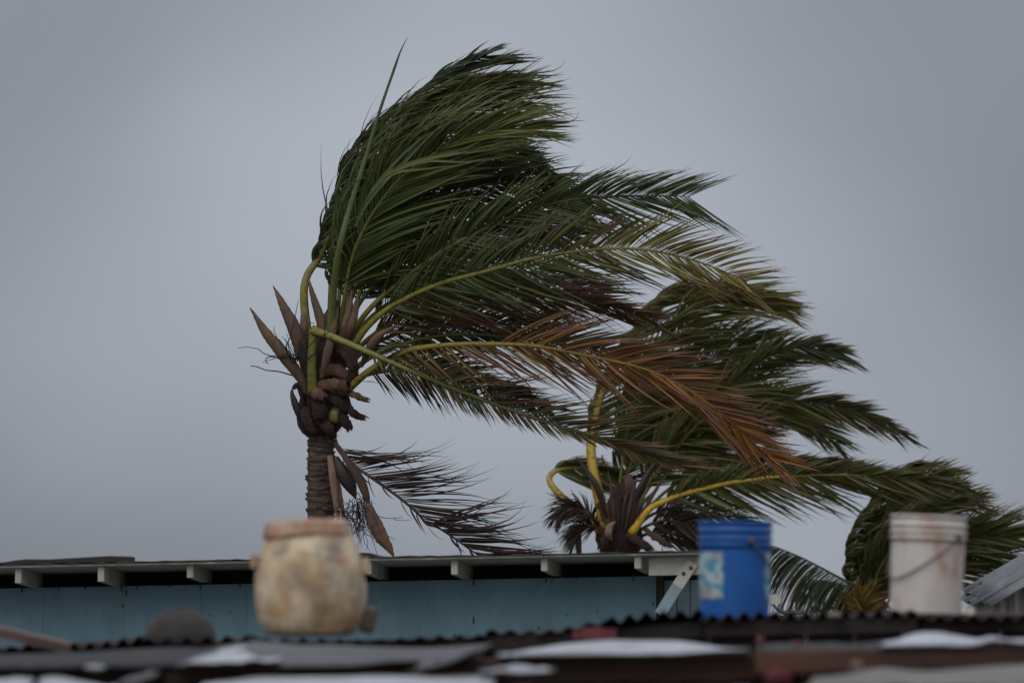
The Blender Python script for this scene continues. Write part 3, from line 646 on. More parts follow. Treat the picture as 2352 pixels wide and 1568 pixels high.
# loose pale leaflets that stream across the dark mass
def blade(pts, wpx, col, tipc, nm='leaflet'):
    P, _ = catmull([at(*p) for p in pts], 30); s = np.linspace(0, 1, 30)
    T = nrm(np.gradient(P, axis=0)); X = nrm(np.cross(T, [0, -1, 0])); wv = wpx * px(PY) / 2 * np.interp(s, [0, .15, .5, .8, 1], [.5, 1, .85, .4, .03])[:, None]
    U = np.array([0, -1, 0.]); V = np.stack([P - X * wv + U * wv * .3, P, P + X * wv + U * wv * .3], 1).reshape(-1, 3); F = []
    for i in range(29): o = i * 3; F += [(o, o + 1, o + 4, o + 3), (o + 1, o + 2, o + 5, o + 4)]
    c = np.array(col) * (1 - s[:, None]) + np.array(tipc) * s[:, None]
    mesh(nm, V, F, M['leaf'], palm, po, cols=np.repeat(c, 3, 0))
y5 = Y - .62
for pts, wp, c in (([(868, 428, y5), (884, 402, y5), (945, 374, y5), (1040, 352, y5), (1150, 335, y5), (1240, 325, y5), (1336, 320, y5)], 9, (.16, .17, .04)),
                   ([(885, 405, y5), (925, 385, y5), (985, 370, y5), (1060, 372, y5), (1120, 368, y5), (1180, 352, y5)], 6, (.19, .19, .05)),
                   ([(850, 440, y5), (875, 418, y5), (915, 395, y5), (975, 388, y5), (1060, 378, y5)], 7, (.20, .19, .045)),
                   ([(835, 470, y5), (860, 430, y5), (905, 375, y5), (965, 320, y5), (1020, 290, y5)], 8, (.07, .10, .03)),
                   ([(815, 520, y5), (840, 470, y5), (880, 420, y5), (940, 360, y5), (1000, 300, y5), (1060, 262, y5)], 9, (.06, .09, .035)),
                   ([(842, 330, Y), (858, 300, Y), (874, 272, Y), (884, 255, Y)], 2.2, (.05, .07, .03))):
    blade(pts, wp, c, (.09, .10, .04))
# spathes
spathe(palm, po, [(706, 905, Y - .25), (690, 868, Y - .28), (650, 812, Y - .3), (612, 765, Y - .3), (574, 706, Y - .3)], 29 * px(Y), M['spathe'], seed=1)
spathe(palm, po, [(712, 890, Y - .2), (698, 820, Y - .25), (676, 755, Y - .27), (652, 705, Y - .27), (627, 655, Y - .25)], 33 * px(Y), M['spathe'], seed=2)
spathe(palm, po, [(752, 860, Y - .2), (748, 790, Y - .3), (738, 740, Y - .32), (722, 690, Y - .32), (706, 632, Y - .3)], 23 * px(Y), M['spathe'], seed=3)
spathe(palm, po, [(782, 800, Y - .35), (792, 750, Y - .4), (803, 710, Y - .4), (808, 664, Y - .4)], 17 * px(Y), M['spathe'], seed=4)
spathe(palm, po, [(794, 805, Y - .3), (806, 755, Y - .42), (816, 715, Y - .42), (824, 664, Y - .42)], 18 * px(Y), M['spathe'], seed=5)
spathe(palm, po, [(738, 870, Y - .36), (750, 820, Y - .4), (765, 760, Y - .4), (778, 700, Y - .38)], 20 * px(Y), M['spathe'], seed=6)
spathe(palm, po, [(830, 842, Y - .4), (848, 800, Y - .55), (872, 770, Y - .6), (915, 745, Y - .6)], 18 * px(Y), M['spathe'], seed=16)
spathe(palm, po, [(712, 800, Y - .12), (700, 760, Y - .14), (697, 722, Y - .13), (700, 690, Y - .1)], 17 * px(Y), M['spathe_pale'], seed=17)
spathe(palm, po, [(773, 1020, Y - .16), (800, 1060, Y - .24), (826, 1100, Y - .28), (842, 1140, Y - .3), (848, 1166, Y - .3)], 20 * px(Y), M['sheath_dark'], seed=7, peak=.7, base=.4)
spathe(palm, po, [(846, 1155, Y - .3), (856, 1190, Y - .3), (876, 1232, Y - .3), (894, 1258, Y - .3), (906, 1281, Y - .3)], 33 * px(Y), M['spathe'], seed=8)
spathe(palm, po, [(770, 1050, Y - .12), (785, 1080, Y - .15), (803, 1112, Y - .15), (818, 1145, Y - .15)], 34 * px(Y), M['spathe_dark'], seed=9, peak=.55)
spathe(palm, po, [(757, 1046, Y - .13), (764, 1090, Y - .17), (770, 1140, Y - .18), (777, 1195, Y - .18), (780, 1235, Y - .17)], 17 * px(Y), M['spathe_pale'], seed=10, base=.7, peak=.3)
spathe(palm, po, [(764, 1060, Y - .12), (778, 1125, Y - .16), (788, 1180, Y - .16), (796, 1230, Y - .15)], 13 * px(Y), M['spathe'], seed=11, base=.6, peak=.3)
spathe(palm, po, [(700, 1000 - 25, Y - .12), (683, 940, Y - .16), (671, 905, Y - .16), (673, 888, Y - .14)], 17 * px(Y), M['spathe_dark'], seed=12, base=.6)
spathe(palm, po, [(673, 892, Y - .15), (684, 884, Y - .15), (694, 905, Y - .14), (700, 940, Y - .12)], 14 * px(Y), M['spathe_dark'], seed=13, base=.6)
# dead flower stalks
rgt = np.random.default_rng(31)
twigs(palm, po, at(682, 830, Y - .36), rgt, 16, .10, .56, (-.30, 0, 1), M['twig'], bend=.2, r=.0055)
twigs(palm, po, at(828, 1150, Y - .22), rgt, 40, .16, .44, (-.05, 0, -1), M['twig'])
twigs(palm, po, at(790, 1180, Y - .2), rgt, 18, .12, .30, (.55, 0, -.6), M['twig'])
twigs(palm, po, at(812, 870, Y - .3), rgt, 5, .1, .30, (.4, 0, -.5), M['twig'], r=.003)
for nmz, pts in (('flower_stalk', [(672, 862, Y - .2), (640, 853, Y - .2), (612, 850, Y - .2), (590, 842, Y - .2), (575, 840, Y - .2)]),
                 ('flower_stalk', [(668, 850, Y - .18), (650, 835, Y - .2), (640, 823, Y - .2), (620, 819, Y - .2), (611, 824, Y - .2), (612, 832, Y - .2), (617, 835, Y - .2)])):
    mesh(nmz, *tube(catmull([at(*p) for p in pts], 24)[0], np.linspace(.006, .0035, 24), 6), M['twig'], palm, po)
# torn leaf sheaths round the crown base, one young coconut
for k, (a, b, c, wd, m_) in enumerate((((735, 858, Y - .24), (770, 850, Y - .32), (812, 872, Y - .3), .085, 'sheath'), ((724, 888, Y - .26), (768, 882, Y - .34), (806, 890, Y - .3), .085, 'sheath'),
        ((712, 888, Y - .24), (724, 900, Y - .31), (746, 914, Y - .3), .085, 'sheath'), ((786, 892, Y - .22), (812, 906, Y - .3), (846, 920, Y - .28), .045, 'sheath'),
        ((792, 905, Y - .18), (806, 944, Y - .24), (840, 962, Y - .2), .055, 'fibre'), ((782, 930, Y - .17), (790, 960, Y - .23), (803, 988, Y - .2), .07, 'fibre'),
        ((706, 935, Y - .16), (703, 962, Y - .20), (718, 990, Y - .19), .08, 'fibre'), ((762, 792, Y - .3), (796, 806, Y - .4), (812, 842, Y - .38), .10, 'sheath_dark'),
        ((748, 720, Y - .2), (754, 745, Y - .28), (748, 780, Y - .25), .07, 'sheath_dark'), ((800, 830, Y - .3), (812, 850, Y - .36), (802, 880, Y - .33), .07, 'fibre'),
        ((720, 915, Y - .22), (735, 935, Y - .26), (732, 965, Y - .24), .10, 'fibre'), ((750, 905, Y - .24), (775, 920, Y - .28), (795, 945, Y - .24), .07, 'fibre'), ((735, 965, Y - .2), (755, 985, Y - .22), (765, 1003, Y - .17), .08, 'fibre'))):
    flap(palm, po, a, b, c, wd, M[m_], 50 + k, curl=.28)
tuft = []
for k in range(260):                                  # loose fibre hairs
    a_ = rgt.uniform(0, 6.28); dyy = rgt.uniform(860, 1000); rr_ = np.interp(dyy, [860, 900, 950, 1000], [32, 44, 52, 30]) * px(Y)
    c_ = at(739, dyy, Y); p_ = np.array([c_[0] + rr_ * math.cos(a_), Y + rr_ * math.sin(a_), c_[2]]); d_ = nrm(np.array([math.cos(a_) * .5 + .35, math.sin(a_) * .5, rgt.normal(-.3, .6)])); q_ = [p_ - d_ * .01]
    for _ in range(4): d_ = nrm(d_ + rgt.normal(0, .3, 3)); q_.append(q_[-1] + d_ * rgt.uniform(.008, .024))
    tuft.append(tube(q_, np.linspace(.0022, .0008, 5), 3))
o = mesh('fibre_hair', *join(tuft), M['twig'], palm, po); o['kind'] = 'stuff'
cc = at(770, 952, Y - .17); V, F = lathe([(.002, -.075), (.03, -.068), (.05, -.045), (.06, -.01), (.055, .03), (.035, .06), (.002, .07)], 20)
V = V * np.array([.95, .8, 1.0]); V = V @ np.array([[.9, 0, .35], [0, 1, 0], [-.35, 0, .9]]).T + cc; mesh('coconut', V, F, M['coconut'], palm, po)

# ---- second palm, farther off
QY = 66.0; qx = at(1422, 1250, QY)[0]
palm2 = thing('palm_tree', 'stocky wind-blown palm with yellow stalks behind the blue house roof end', 'palm tree', (qx, QY, 0)); qo = (-qx, -QY, 0)
A2 = dict(parent=palm2, off=qo, m='leaf', fan=.16, warm=(1.55, 1.35, 1.0))
trunk_mesh(palm2, qo, qx, QY, 0, at(1425, 1240, QY)[2], .20, .17, 13, scars=12, scar_step=.07)
V = []; F = []; seg = 32; lv = [(1275, 34), (1262, 44), (1240, 52), (1215, 50), (1190, 42), (1160, 32), (1130, 20), (1110, 8)]
for (dy, r) in lv:
    for j in range(seg):
        a = 2 * math.pi * j / seg; c = at(1425, dy, QY); rr = r * px(QY) * (1 + rgc.normal(0, .07)); V.append((c[0] + rr * math.cos(a), QY + rr * math.sin(a), c[2]))
for i in range(len(lv) - 1):
    for j in range(seg):
        k = (j + 1) % seg; F.append((i * seg + j, i * seg + k, i * seg + seg + k, i * seg + seg + j))
F.append(tuple((len(lv) - 1) * seg + j for j in range(seg)))
mesh('crown_base', V, F, M['fibre'], palm2, qo)
Y = QY; YS = (.34, .23, .03)
GD2 = (.056, .068, .024); GM2 = (.078, .082, .022)
frond(pts=[(1380, 1215, Y - .1), (1345, 1178, Y - .15), (1300, 1148, Y - .2), (1270, 1118, Y - .2), (1262, 1096, Y - .15), (1282, 1078, Y - .1), (1330, 1074, Y + .05), (1385, 1085, Y + .2), (1450, 1105, Y + .4)],
      n=60, Lm=0.83, wm=0.041, c0=(.05, .065, .03), al=(50, 25), bend=(.8, .8), wind=(1, .1, -.25), grav=.2, t0=.52, seed=30, rc0=(.72, .42, .04), rc1=(.20, .18, .04), r0=.068, half=(.5, 1), **A2)
frond(pts=[(1395, 1220, Y - .2), (1378, 1150, Y - .25), (1362, 1075, Y - .25), (1358, 1010, Y - .2), (1376, 920, Y - .1), (1410, 850, Y), (1452, 780, Y + .1), (1490, 715, Y + .15), (1545, 675, Y + .2), (1630, 660, Y + .2), (1740, 668, Y + .2), (1820, 700, Y + .2)],
      n=115, Lm=1.26, wm=0.048, c0=GD2, c1=GM2, tipb=.12, al=(46, 16), bend=(.85, .5), wrap=.4, wind=(1, -.15, -.12), grav=.12, t0=.26, seed=31, rc0=(.62, .38, .04), rc1=(.18, .16, .035), r0=.085, half=(.45, 1), **A2)
frond(pts=[(1420, 1200, Y + .1), (1425, 1100, Y + .1), (1445, 980, Y + .1), (1490, 870, Y + .1), (1560, 760, Y), (1640, 700, Y), (1730, 690, Y), (1830, 720, Y)],
      n=105, Lm=1.21, wm=0.048, c0=GD2, c1=GM2, tipb=.1, al=(46, 18), bend=(.7, .5), wind=(1, -.1, -.15), grav=.12, t0=.2, seed=32, roll=.3, rc0=(.16, .15, .03), **A2)
frond(pts=[(1430, 1200, Y + .3), (1440, 1100, Y + .35), (1480, 990, Y + .4), (1550, 890, Y + .4), (1640, 820, Y + .4), (1730, 790, Y + .4), (1800, 800, Y + .4)],
      n=95, Lm=1.21, wm=0.048, c0=GD2, tipb=.1, al=(48, 18), bend=(.6, .5), wind=(1, 0, -.15), grav=.12, t0=.2, seed=33, roll=-.3, **A2)
frond(pts=[(1440, 1200, Y), (1470, 1120, Y - .1), (1530, 1030, Y - .2), (1610, 950, Y - .3), (1690, 880, Y - .3), (1750, 830, Y - .3), (1810, 802, Y - .3), (1890, 798, Y - .3), (1968, 820, Y - .3)],
      n=100, Lm=1.04, wm=0.046, c0=GD2, c1=(.04, .05, .026), tipb=.1, al=(50, 18), bend=(.35, .4), wind=(1, -.05, -.1), grav=.12, t0=.25, seed=34, roll=.2, half=(.6, 1), **A2)
frond(pts=[(1445, 1205, Y + .1), (1490, 1120, Y + .1), (1570, 1030, Y + .1), (1660, 965, Y), (1760, 930, Y), (1860, 922, Y), (1950, 938, Y), (2030, 970, Y), (2105, 1012, Y)],
      n=105, Lm=1.01, wm=0.046, c0=GD2, c1=(.045, .045, .024), tipb=.14, al=(48, 15), bend=(.35, .4), wind=(1, -.05, -.18), grav=.10, t0=.22, seed=35, roll=.15, half=(.55, .9), **A2)
frond(pts=[(1445, 1205, Y + .3), (1480, 1110, Y + .35), (1560, 1000, Y + .4), (1650, 930, Y + .4), (1740, 915, Y + .4), (1830, 950, Y + .4), (1900, 1000, Y + .4), (1940, 1040, Y + .4)],
      n=95, Lm=0.99, wm=0.046, c0=GD2, tipb=.1, al=(48, 18), bend=(.35, .45), wind=(1, 0, -.25), grav=.12, t0=.22, seed=36, roll=-.2, **A2)
frond(pts=[(1440, 1210, Y), (1475, 1130, Y - .1), (1530, 1060, Y - .2), (1600, 1020, Y - .2), (1690, 1000, Y - .2), (1780, 1010, Y - .2)],
      n=85, Lm=0.94, wm=0.043, c0=GD2, c1=(.05, .05, .022), tipb=.2, al=(48, 20), bend=(.45, .45), wind=(1, 0, -.1), grav=.12, t0=.25, seed=37, rc0=(.2, .17, .03), **A2)
frond(pts=[(1425, 1210, Y + .5), (1430, 1120, Y + .55), (1460, 1020, Y + .6), (1520, 940, Y + .6), (1600, 890, Y + .6), (1700, 870, Y + .6)],
      n=90, Lm=1.10, wm=0.046, c0=GD2, tipb=.1, al=(50, 20), bend=(.5, .5), wind=(1, 0, -.1), grav=.12, t0=.2, seed=38, roll=.3, **A2)
# long low fronds streaming to the right
frond(pts=[(1450, 1225, Y - .3), (1489, 1171, Y - .4), (1520, 1153, Y - .45), (1558, 1137, Y - .5), (1656, 1112, Y - .6), (1730, 1101, Y - .65), (1803, 1093, Y - .7), (1950, 1090, Y - .75), (2097, 1098, Y - .8), (2170, 1108, Y - .8), (2240, 1122, Y - .8)],
      n=125, Lm=1.04, wm=0.044, c0=GD2, c1=(.05, .052, .02), tipb=.22, tip=(.08, .06, .03), al=(48, 15), bend=(.3, .38), wind=(1, -.05, -.10), grav=.12, t0=.14, endp=.30, seed=39, roll=.1, rc0=(.66, .40, .04), rc1=(.20, .17, .035), r0=.046, half=(.55, 1), **A2)
frond(pts=[(1450, 1220, Y), (1500, 1155, Y + .1), (1570, 1100, Y + .2), (1660, 1070, Y + .3), (1780, 1058, Y + .3), (1880, 1060, Y + .3), (1970, 1070, Y + .3), (2060, 1090, Y + .3)],
      n=110, Lm=0.99, wm=0.044, c0=GD2, c1=(.045, .045, .022), tipb=.15, al=(46, 16), bend=(.3, .38), wind=(1, 0, -.12), grav=.12, t0=.2, seed=40, roll=.5, half=(.45, 1), rc0=(.2, .16, .03), **A2)
# dry skirts
for k, pts in enumerate(([(1385, 1215, Y - .3), (1350, 1180, Y - .4), (1310, 1165, Y - .4), (1285, 1178, Y - .4), (1270, 1205, Y - .4)], [(1392, 1225, Y - .3), (1365, 1208, Y - .4), (1340, 1208, Y - .4), (1325, 1230, Y - .4), (1318, 1262, Y - .4)],
                         [(1455, 1230, Y - .2), (1490, 1205, Y - .3), (1540, 1195, Y - .3), (1600, 1215, Y - .3), (1660, 1250, Y - .3)], [(1455, 1240, Y - .1), (1490, 1225, Y - .2), (1545, 1225, Y - .2), (1600, 1250, Y - .2), (1650, 1280, Y - .2)],
                         [(1450, 1220, Y + .3), (1500, 1180, Y + .3), (1570, 1165, Y + .3), (1650, 1180, Y + .3), (1730, 1210, Y + .3)])):
    frond(pts=pts, n=46, Lm=(.40 if k < 2 else .62), wm=0.031, c0=BR_D, c1=(.05, .034, .022), tip=BR_D, tipb=.2, al=(50, 25), bend=((.1, .1) if k < 2 else (.4, .4)), wind=(1, 0, -.2), grav=(.9 if k < 2 else .2), t0=.25, seed=41 + k, rc0=(.10, .06, .03), rc1=BR_D, r0=.026, parent=palm2, off=qo, m='dryleaf', fan=.2)
for k, (a, b, c, wd, m_) in enumerate((((1372, 1120, Y - .2), (1380, 1160, Y - .28), (1405, 1215, Y - .3), .08, 'sheath_dark'), ((1440, 1090, Y - .3), (1447, 1120, Y - .35), (1440, 1150, Y - .3), .12, 'sheath_dark'), ((1460, 1190, Y - .3), (1490, 1165, Y - .4), (1525, 1150, Y - .4), .07, 'sheath_dark'),
                                       ((1400, 1210, Y - .3), (1390, 1240, Y - .36), (1380, 1262, Y - .32), .10, 'fibre'), ((1440, 1225, Y - .3), (1470, 1245, Y - .36), (1496, 1262, Y - .34), .09, 'fibre'), ((1480, 1215, Y - .3), (1510, 1235, Y - .36), (1540, 1255, Y - .34), .07, 'sheath_dark'))):
    flap(palm2, qo, a, b, c, wd, M[m_], 80 + k, curl=.28)
spathe(palm2, qo, [(1395, 1190, Y - .3), (1372, 1120, Y - .4), (1350, 1085, Y - .4), (1322, 1046, Y - .4)], 15 * px(Y), M['spathe_dark'], seed=20)
spathe(palm2, qo, [(1440, 1190, Y - .3), (1470, 1120, Y - .4), (1492, 1080, Y - .4), (1515, 1050, Y - .4)], 14 * px(Y), M['spathe_dark'], seed=21)
spathe(palm2, qo, [(1405, 1240, Y - .4), (1398, 1228, Y - .46), (1400, 1210, Y - .46), (1415, 1196, Y - .45)], 17 * px(Y), M['spathe_pale'], seed=22)
for k in range(7):
    spathe(palm2, qo, [(1410 + k * 9, 1215, Y - .3), (1408 + k * 13, 1160, Y - .36), (1402 + k * 19, 1110 + (k % 3) * 12, Y - .36), (1396 + k * 24, 1080 + (k % 3) * 16, Y - .34)], 9 * px(Y), M[('sheath_dark', 'fibre', 'spathe_dark')[k % 3]], seed=23 + k)

# ---- third palm, low at the right
TY = 70.0; t3 = at(2010, 1400, TY)[0]
palm3 = thing('palm_tree', 'low palm blown sideways behind the white bucket', 'palm tree', (t3, TY, 0)); t3o = (-t3, -TY, 0)
A3 = dict(parent=palm3, off=t3o, m='leaf', fan=.18, warm=(1.55, 1.40, 1.05))
trunk_mesh(palm3, t3o, t3, TY, 0, at(2010, 1400, TY)[2], .19, .16, 14, scars=6, scar_step=.07)
Y = TY
frond(pts=[(2000, 1420, Y), (1968, 1375, Y), (1952, 1310, Y), (1958, 1240, Y), (1985, 1180, Y), (2030, 1120, Y), (2080, 1075, Y), (2140, 1055, Y)],
      n=95, Lm=1.05, wm=0.056, c0=(.045, .056, .02), c1=GD2, al=(48, 18), bend=(.95, .55), wrap=.5, wind=(1, -.2, .02), grav=.08, t0=.08, seed=60, half=(.45, 1), rc0=(.25, .2, .03), **A3)
frond(pts=[(2010, 1420, Y + .2), (1995, 1350, Y + .2), (2005, 1260, Y + .2), (2050, 1180, Y + .2), (2090, 1130, Y + .2), (2150, 1100, Y + .2), (2205, 1098, Y + .2)],
      n=85, Lm=0.89, wm=0.054, c0=GD2, al=(48, 18), bend=(.7, .5), wind=(1, -.1, .05), grav=.1, t0=.12, seed=61, **A3)
frond(pts=[(2015, 1420, Y - .2), (2005, 1350, Y - .3), (2040, 1270, Y - .4), (2100, 1200, Y - .4), (2160, 1158, Y - .4), (2215, 1150, Y - .4), (2265, 1160, Y - .4)],
      n=85, Lm=0.92, wm=0.054, c0=(.04, .052, .02), c1=GD2, al=(46, 18), bend=(.6, .5), wind=(1, -.1, 0), grav=.1, t0=.12, seed=62, **A3)
frond(pts=[(2020, 1425, Y), (2060, 1350, Y), (2130, 1280, Y), (2210, 1240, Y), (2290, 1225, Y), (2370, 1245, Y)],
      n=90, Lm=1.05, wm=0.054, c0=GD2, tipb=.12, al=(46, 18), bend=(.4, .4), wind=(1, 0, -.1), grav=.12, t0=.12, seed=63, **A3)
frond(pts=[(2020, 1430, Y + .3), (2080, 1370, Y + .3), (2150, 1320, Y + .3), (2230, 1285, Y + .3), (2300, 1270, Y + .3), (2350, 1280, Y + .3)],
      n=80, Lm=0.86, wm=0.048, c0=GD2, tipb=.12, al=(46, 18), bend=(.4, .4), wind=(1, 0, -.12), grav=.12, t0=.15, seed=64, **A3)
frond(pts=[(2020, 1420, Y + .4), (2030, 1330, Y + .5), (2080, 1250, Y + .6), (2140, 1205, Y + .6), (2200, 1195, Y + .6)],
      n=80, Lm=0.86, wm=0.054, c0=GD2, al=(48, 18), bend=(.5, .5), wind=(1, 0, 0), grav=.1, t0=.12, seed=65, **A3)
# the frond that reaches left into the wind, leaflets hanging
frond(pts=[(2060, 1420, Y - .4), (2035, 1385, Y - .5), (1990, 1355, Y - .6), (1940, 1332, Y - .7), (1880, 1300, Y - .8), (1830, 1275, Y - .85), (1770, 1252, Y - .9), (1710, 1245, Y - .9)],
      n=100, Lm=1.20, wm=0.043, c0=(.030, .04, .022), c1=(.034, .046, .026), tipb=.16, tip=(.12, .08, .05), al=(70, 50), bend=(.45, .3), wind=(.5, -.1, -.85), grav=.6, t0=.12, seed=66, endp=.6, sides=(1.1, .0), rc0=(.16, .08, .02), rc1=(.04, .05, .025), r0=.026, jit=.07, clump=.06, **A3)
frond(pts=[(2060, 1420, Y), (2035, 1385, Y), (1995, 1365, Y - .1), (1950, 1348, Y - .1), (1900, 1335, Y - .1), (1850, 1330, Y - .1), (1800, 1335, Y - .1)],
      n=60, Lm=.75, wm=0.043, c0=(.030, .04, .022), c1=(.034, .046, .026), tipb=.16, tip=(.12, .08, .05), al=(70, 50), bend=(.45, .3), wind=(.5, -.1, -.85), grav=.6, t0=.12, seed=67, endp=.6, sides=(1.1, .0), rc0=(.16, .08, .02), rc1=(.04, .05, .025), r0=.026, jit=.07, clump=.06, **A3)
for pts in ([(1985, 1440, Y - .6), (1978, 1405, Y - .7), (1962, 1375, Y - .7), (1940, 1385, Y - .7), (1925, 1400, Y - .7)], [(1990, 1440, Y - .6), (1990, 1400, Y - .7), (2000, 1370, Y - .7), (2020, 1350, Y - .7)]):
    frond(pts=pts, n=26, Lm=0.37, wm=0.041, c0=(.16, .11, .03), c1=(.12, .08, .03), al=(50, 25), bend=(.3, .3), grav=.2, t0=.2, seed=70 + len(pts), rc0=(.36, .26, .03), rc1=(.30, .2, .03), r0=.028, parent=palm3, off=t3o)

# ------------------------------------------------------------------ foreground shack with corrugated roof edge
FY = 21.0
def fp(dx, dy, Y=FY): return at(dx, dy, Y)
shack = thing('shack', 'dark wooden shack with a blackened corrugated iron roof edge', 'shack', (0, FY + .3, 0)); sho = (0, -(FY + .3), 0)
edge = [(-160, 1497), (95, 1486), (330, 1470), (560, 1465), (860, 1466), (1120, 1452), (1390, 1428), (1610, 1416), (1895, 1409), (2110, 1406), (2520, 1401)]
rgs = np.random.default_rng(77)
for i in range(len(edge) - 1):
    a, b = edge[i], edge[i + 1]; yo = .02 * (i % 3)
    p = fp(a[0] - 6, a[1] + rgs.uniform(-6, 5), FY + yo); q = fp(b[0] + 6, b[1] + rgs.uniform(-6, 5), FY + yo)
    V, F = corr(p, q, (0, 2.3, -.05), (0, 0, 1), pitch=.066 + .009 * rgs.uniform(-1, 1), amp=.011 + .0045 * rgs.uniform(-1, 1), nd=4, wob=.0075, phase=rgs.uniform(0, 6), rg=rgs)
    mesh('corrugated_sheet', V, F, M['black_metal'], shack, sho)
def edge_y(dx): return float(np.interp(dx, [e[0] for e in edge], [e[1] for e in edge]))
bx_ = list(range(-160, 2520, 112))
for i in range(len(bx_) - 1):                         # boards of the front wall
    a, b = bx_[i], bx_[i + 1]; yy = FY + .10 + rgs.uniform(0, .015)
    zt = min(fp(a, edge_y(a) + 10)[2], fp(b, edge_y(b) + 10)[2]) - .006; x0, x1 = fp(a, 1400)[0] + .003, fp(b, 1400)[0] - .003
    mesh('wall_board', *box(x0, x1, yy, yy + .03, 0, zt), M['dark_wood'], shack, sho, smooth=False)
for i in range(5):                                    # purlin under the sheet edge, in lengths
    a, b = [(-160, 560), (565, 1120), (1125, 1610), (1615, 2110), (2115, 2520)][i]
    p, q = fp(a, edge_y(a) + 10, FY + .06), fp(b, edge_y(b) + 10, FY + .06)
    V = [p, q, q + [0, 0, -.055], p + [0, 0, -.055]]; V += [v + np.array([0, .035, 0]) for v in V]
    mesh('purlin', V, [(3, 2, 1, 0), (4, 5, 6, 7), (0, 1, 5, 4), (1, 2, 6, 5), (2, 3, 7, 6), (3, 0, 4, 7)], M['dark_wood'], shack, sho, smooth=False)
mesh('back_wall', *box(fp(-160, 0)[0], fp(2520, 0)[0], FY + 2.2, FY + 2.25, 0, 2.42), M['dark_wood'], shack, sho, smooth=False)
for xx in (fp(-158, 0)[0], fp(2516, 0)[0]): mesh('side_wall', *box(xx - .02, xx + .02, FY + .14, FY + 2.19, 0, 2.42), M['dark_wood'], shack, sho, smooth=False)
p = at(1315, 1441, FY + .04); q = at(1417, 1468, FY + .04)
V, F = box(p[0], q[0], FY + .02, FY + .045, q[2], p[2])
tag(bevel(mesh('red_placard', V, F, M['pink'], smooth=False), .004), 'small faded red placard under the corrugated roof edge', 'placard')

# ------------------------------------------------------------------ things on the corrugated roof
def bucket(name, label, dxc, dtop, dbot, wtop, wbot, Y, m, rz, tilt, ribs, group=None):
    base = at(dxc, dbot, Y); s = px(Y); H = (dbot - dtop) * s; rt, rb = wtop / 2 * s, wbot / 2 * s
    b = thing(name, label, 'bucket', tuple(base), rz); b.rotation_euler = (0, tilt, rz)
    def rr(f): return rb + (rt * .965 - rb) * f
    prof = [(.001, .004), (rb * .93, .004), (rb * .95, 0), (rb, .008)]
    for f in np.linspace(.04, .70, 12): prof.append((rr(f), f * H))
    for f in ribs: prof += [(rr(f - .012), (f - .012) * H), (rr(f) + .0075, (f - .009) * H), (rr(f) + .0085, f * H), (rr(f) + .0075, (f + .009) * H), (rr(f), (f + .013) * H)]
    prof += [(rr(.972), .972 * H), (rt, .975 * H), (rt + .001, .99 * H), (rt - .001, H), (rt - .006, H), (rt - .008, .97 * H)]
    for f in np.linspace(.9, .05, 6): prof.append((rr(f) - .004, f * H))
    prof.append((.001, .012))
    mesh('body', *lathe(prof, 56), m, b)
    return b, H, rr, s
def bail(b, H, rr, f, th0, drop, m, span=math.pi, r=.003, skew=1.0):
    """wire handle from ear to ear, fallen to the side that faces theta 'low'"""
    pts = []
    for k in range(25):
        u = k / 24; a = th0 + span * u; z = f * H - drop * math.sin(math.pi * u ** skew) ** .8; R_ = rr(z / H) + .010
        pts.append((R_ * math.cos(a), R_ * math.sin(a), z))
    mesh('handle', *tube(pts, r, 6, ref=(0, 0, 1)), m, b)
    for a in (th0, th0 + span):
        c = np.array([(rr(f) + .006) * math.cos(a), (rr(f) + .006) * math.sin(a), f * H])
        V, F = lathe([(.0005, -.011), (.011, -.011), (.013, -.006), (.013, .006), (.011, .011), (.0005, .011)], 12)
        V = np.stack([V[:, 2], V[:, 1], V[:, 0]], 1); ca, sa = math.cos(a), math.sin(a)
        V = V @ np.array([[ca, -sa, 0], [sa, ca, 0], [0, 0, 1]]).T + c; mesh('handle_ear', V, F, m, b)
def sticker(b, H, rr, a0, a1, f0, f1, m, nm='sticker'):
    V = []; F = []; na, nf = 14, 8; rg = np.random.default_rng(int(a0 * 100) % 97)
    for lay in (.0016, .0004):
        for i in range(nf + 1):
            f = f0 + (f1 - f0) * i / nf
            for j in range(na + 1):
                a = a0 + (a1 - a0) * j / na
                if j in (0, na): a += rg.normal(0, .012)
                V.append(((rr(f) + lay) * math.cos(a), (rr(f) + lay) * math.sin(a), f * H + (rg.normal(0, .0015) if i in (0, nf) else 0)))
    n = (na + 1) * (nf + 1)
    for i in range(nf):
        for j in range(na):
            a = i * (na + 1) + j; F.append((a, a + 1, a + na + 2, a + na + 1)); F.append((a + n, a + n + na + 1, a + n + na + 2, a + n + 1))
    return mesh(nm, V, F, m, b)
bb, H, rr, s_ = bucket('bucket', 'blue plastic bucket with faded stickers standing on the corrugated roof', 1687, 1197, 1424, 173, 158, FY + .35, M['bucket_blue'], 0, R(.6), (.76, .82, .90))
bail(bb, H, rr, .80, R(-68), .105, M['wire'], span=R(150), r=.0035)
sticker(bb, H, rr, R(-172), R(-112), .22, .68, M['sticker']); sticker(bb, H, rr, R(-33), R(0), .24, .68, M['sticker'])
wb, H, rr, s_ = bucket('bucket', 'dirty white plastic bucket with rust stains and a wire handle on the corrugated roof', 2126, 1184, 1412, 178, 164, FY + .35, M['bucket_white'], 0, R(2.2), (.77, .83, .90))
bail(wb, H, rr, .77, R(-44), .155, M['wire'], span=R(-178), r=.0035, skew=1.4)

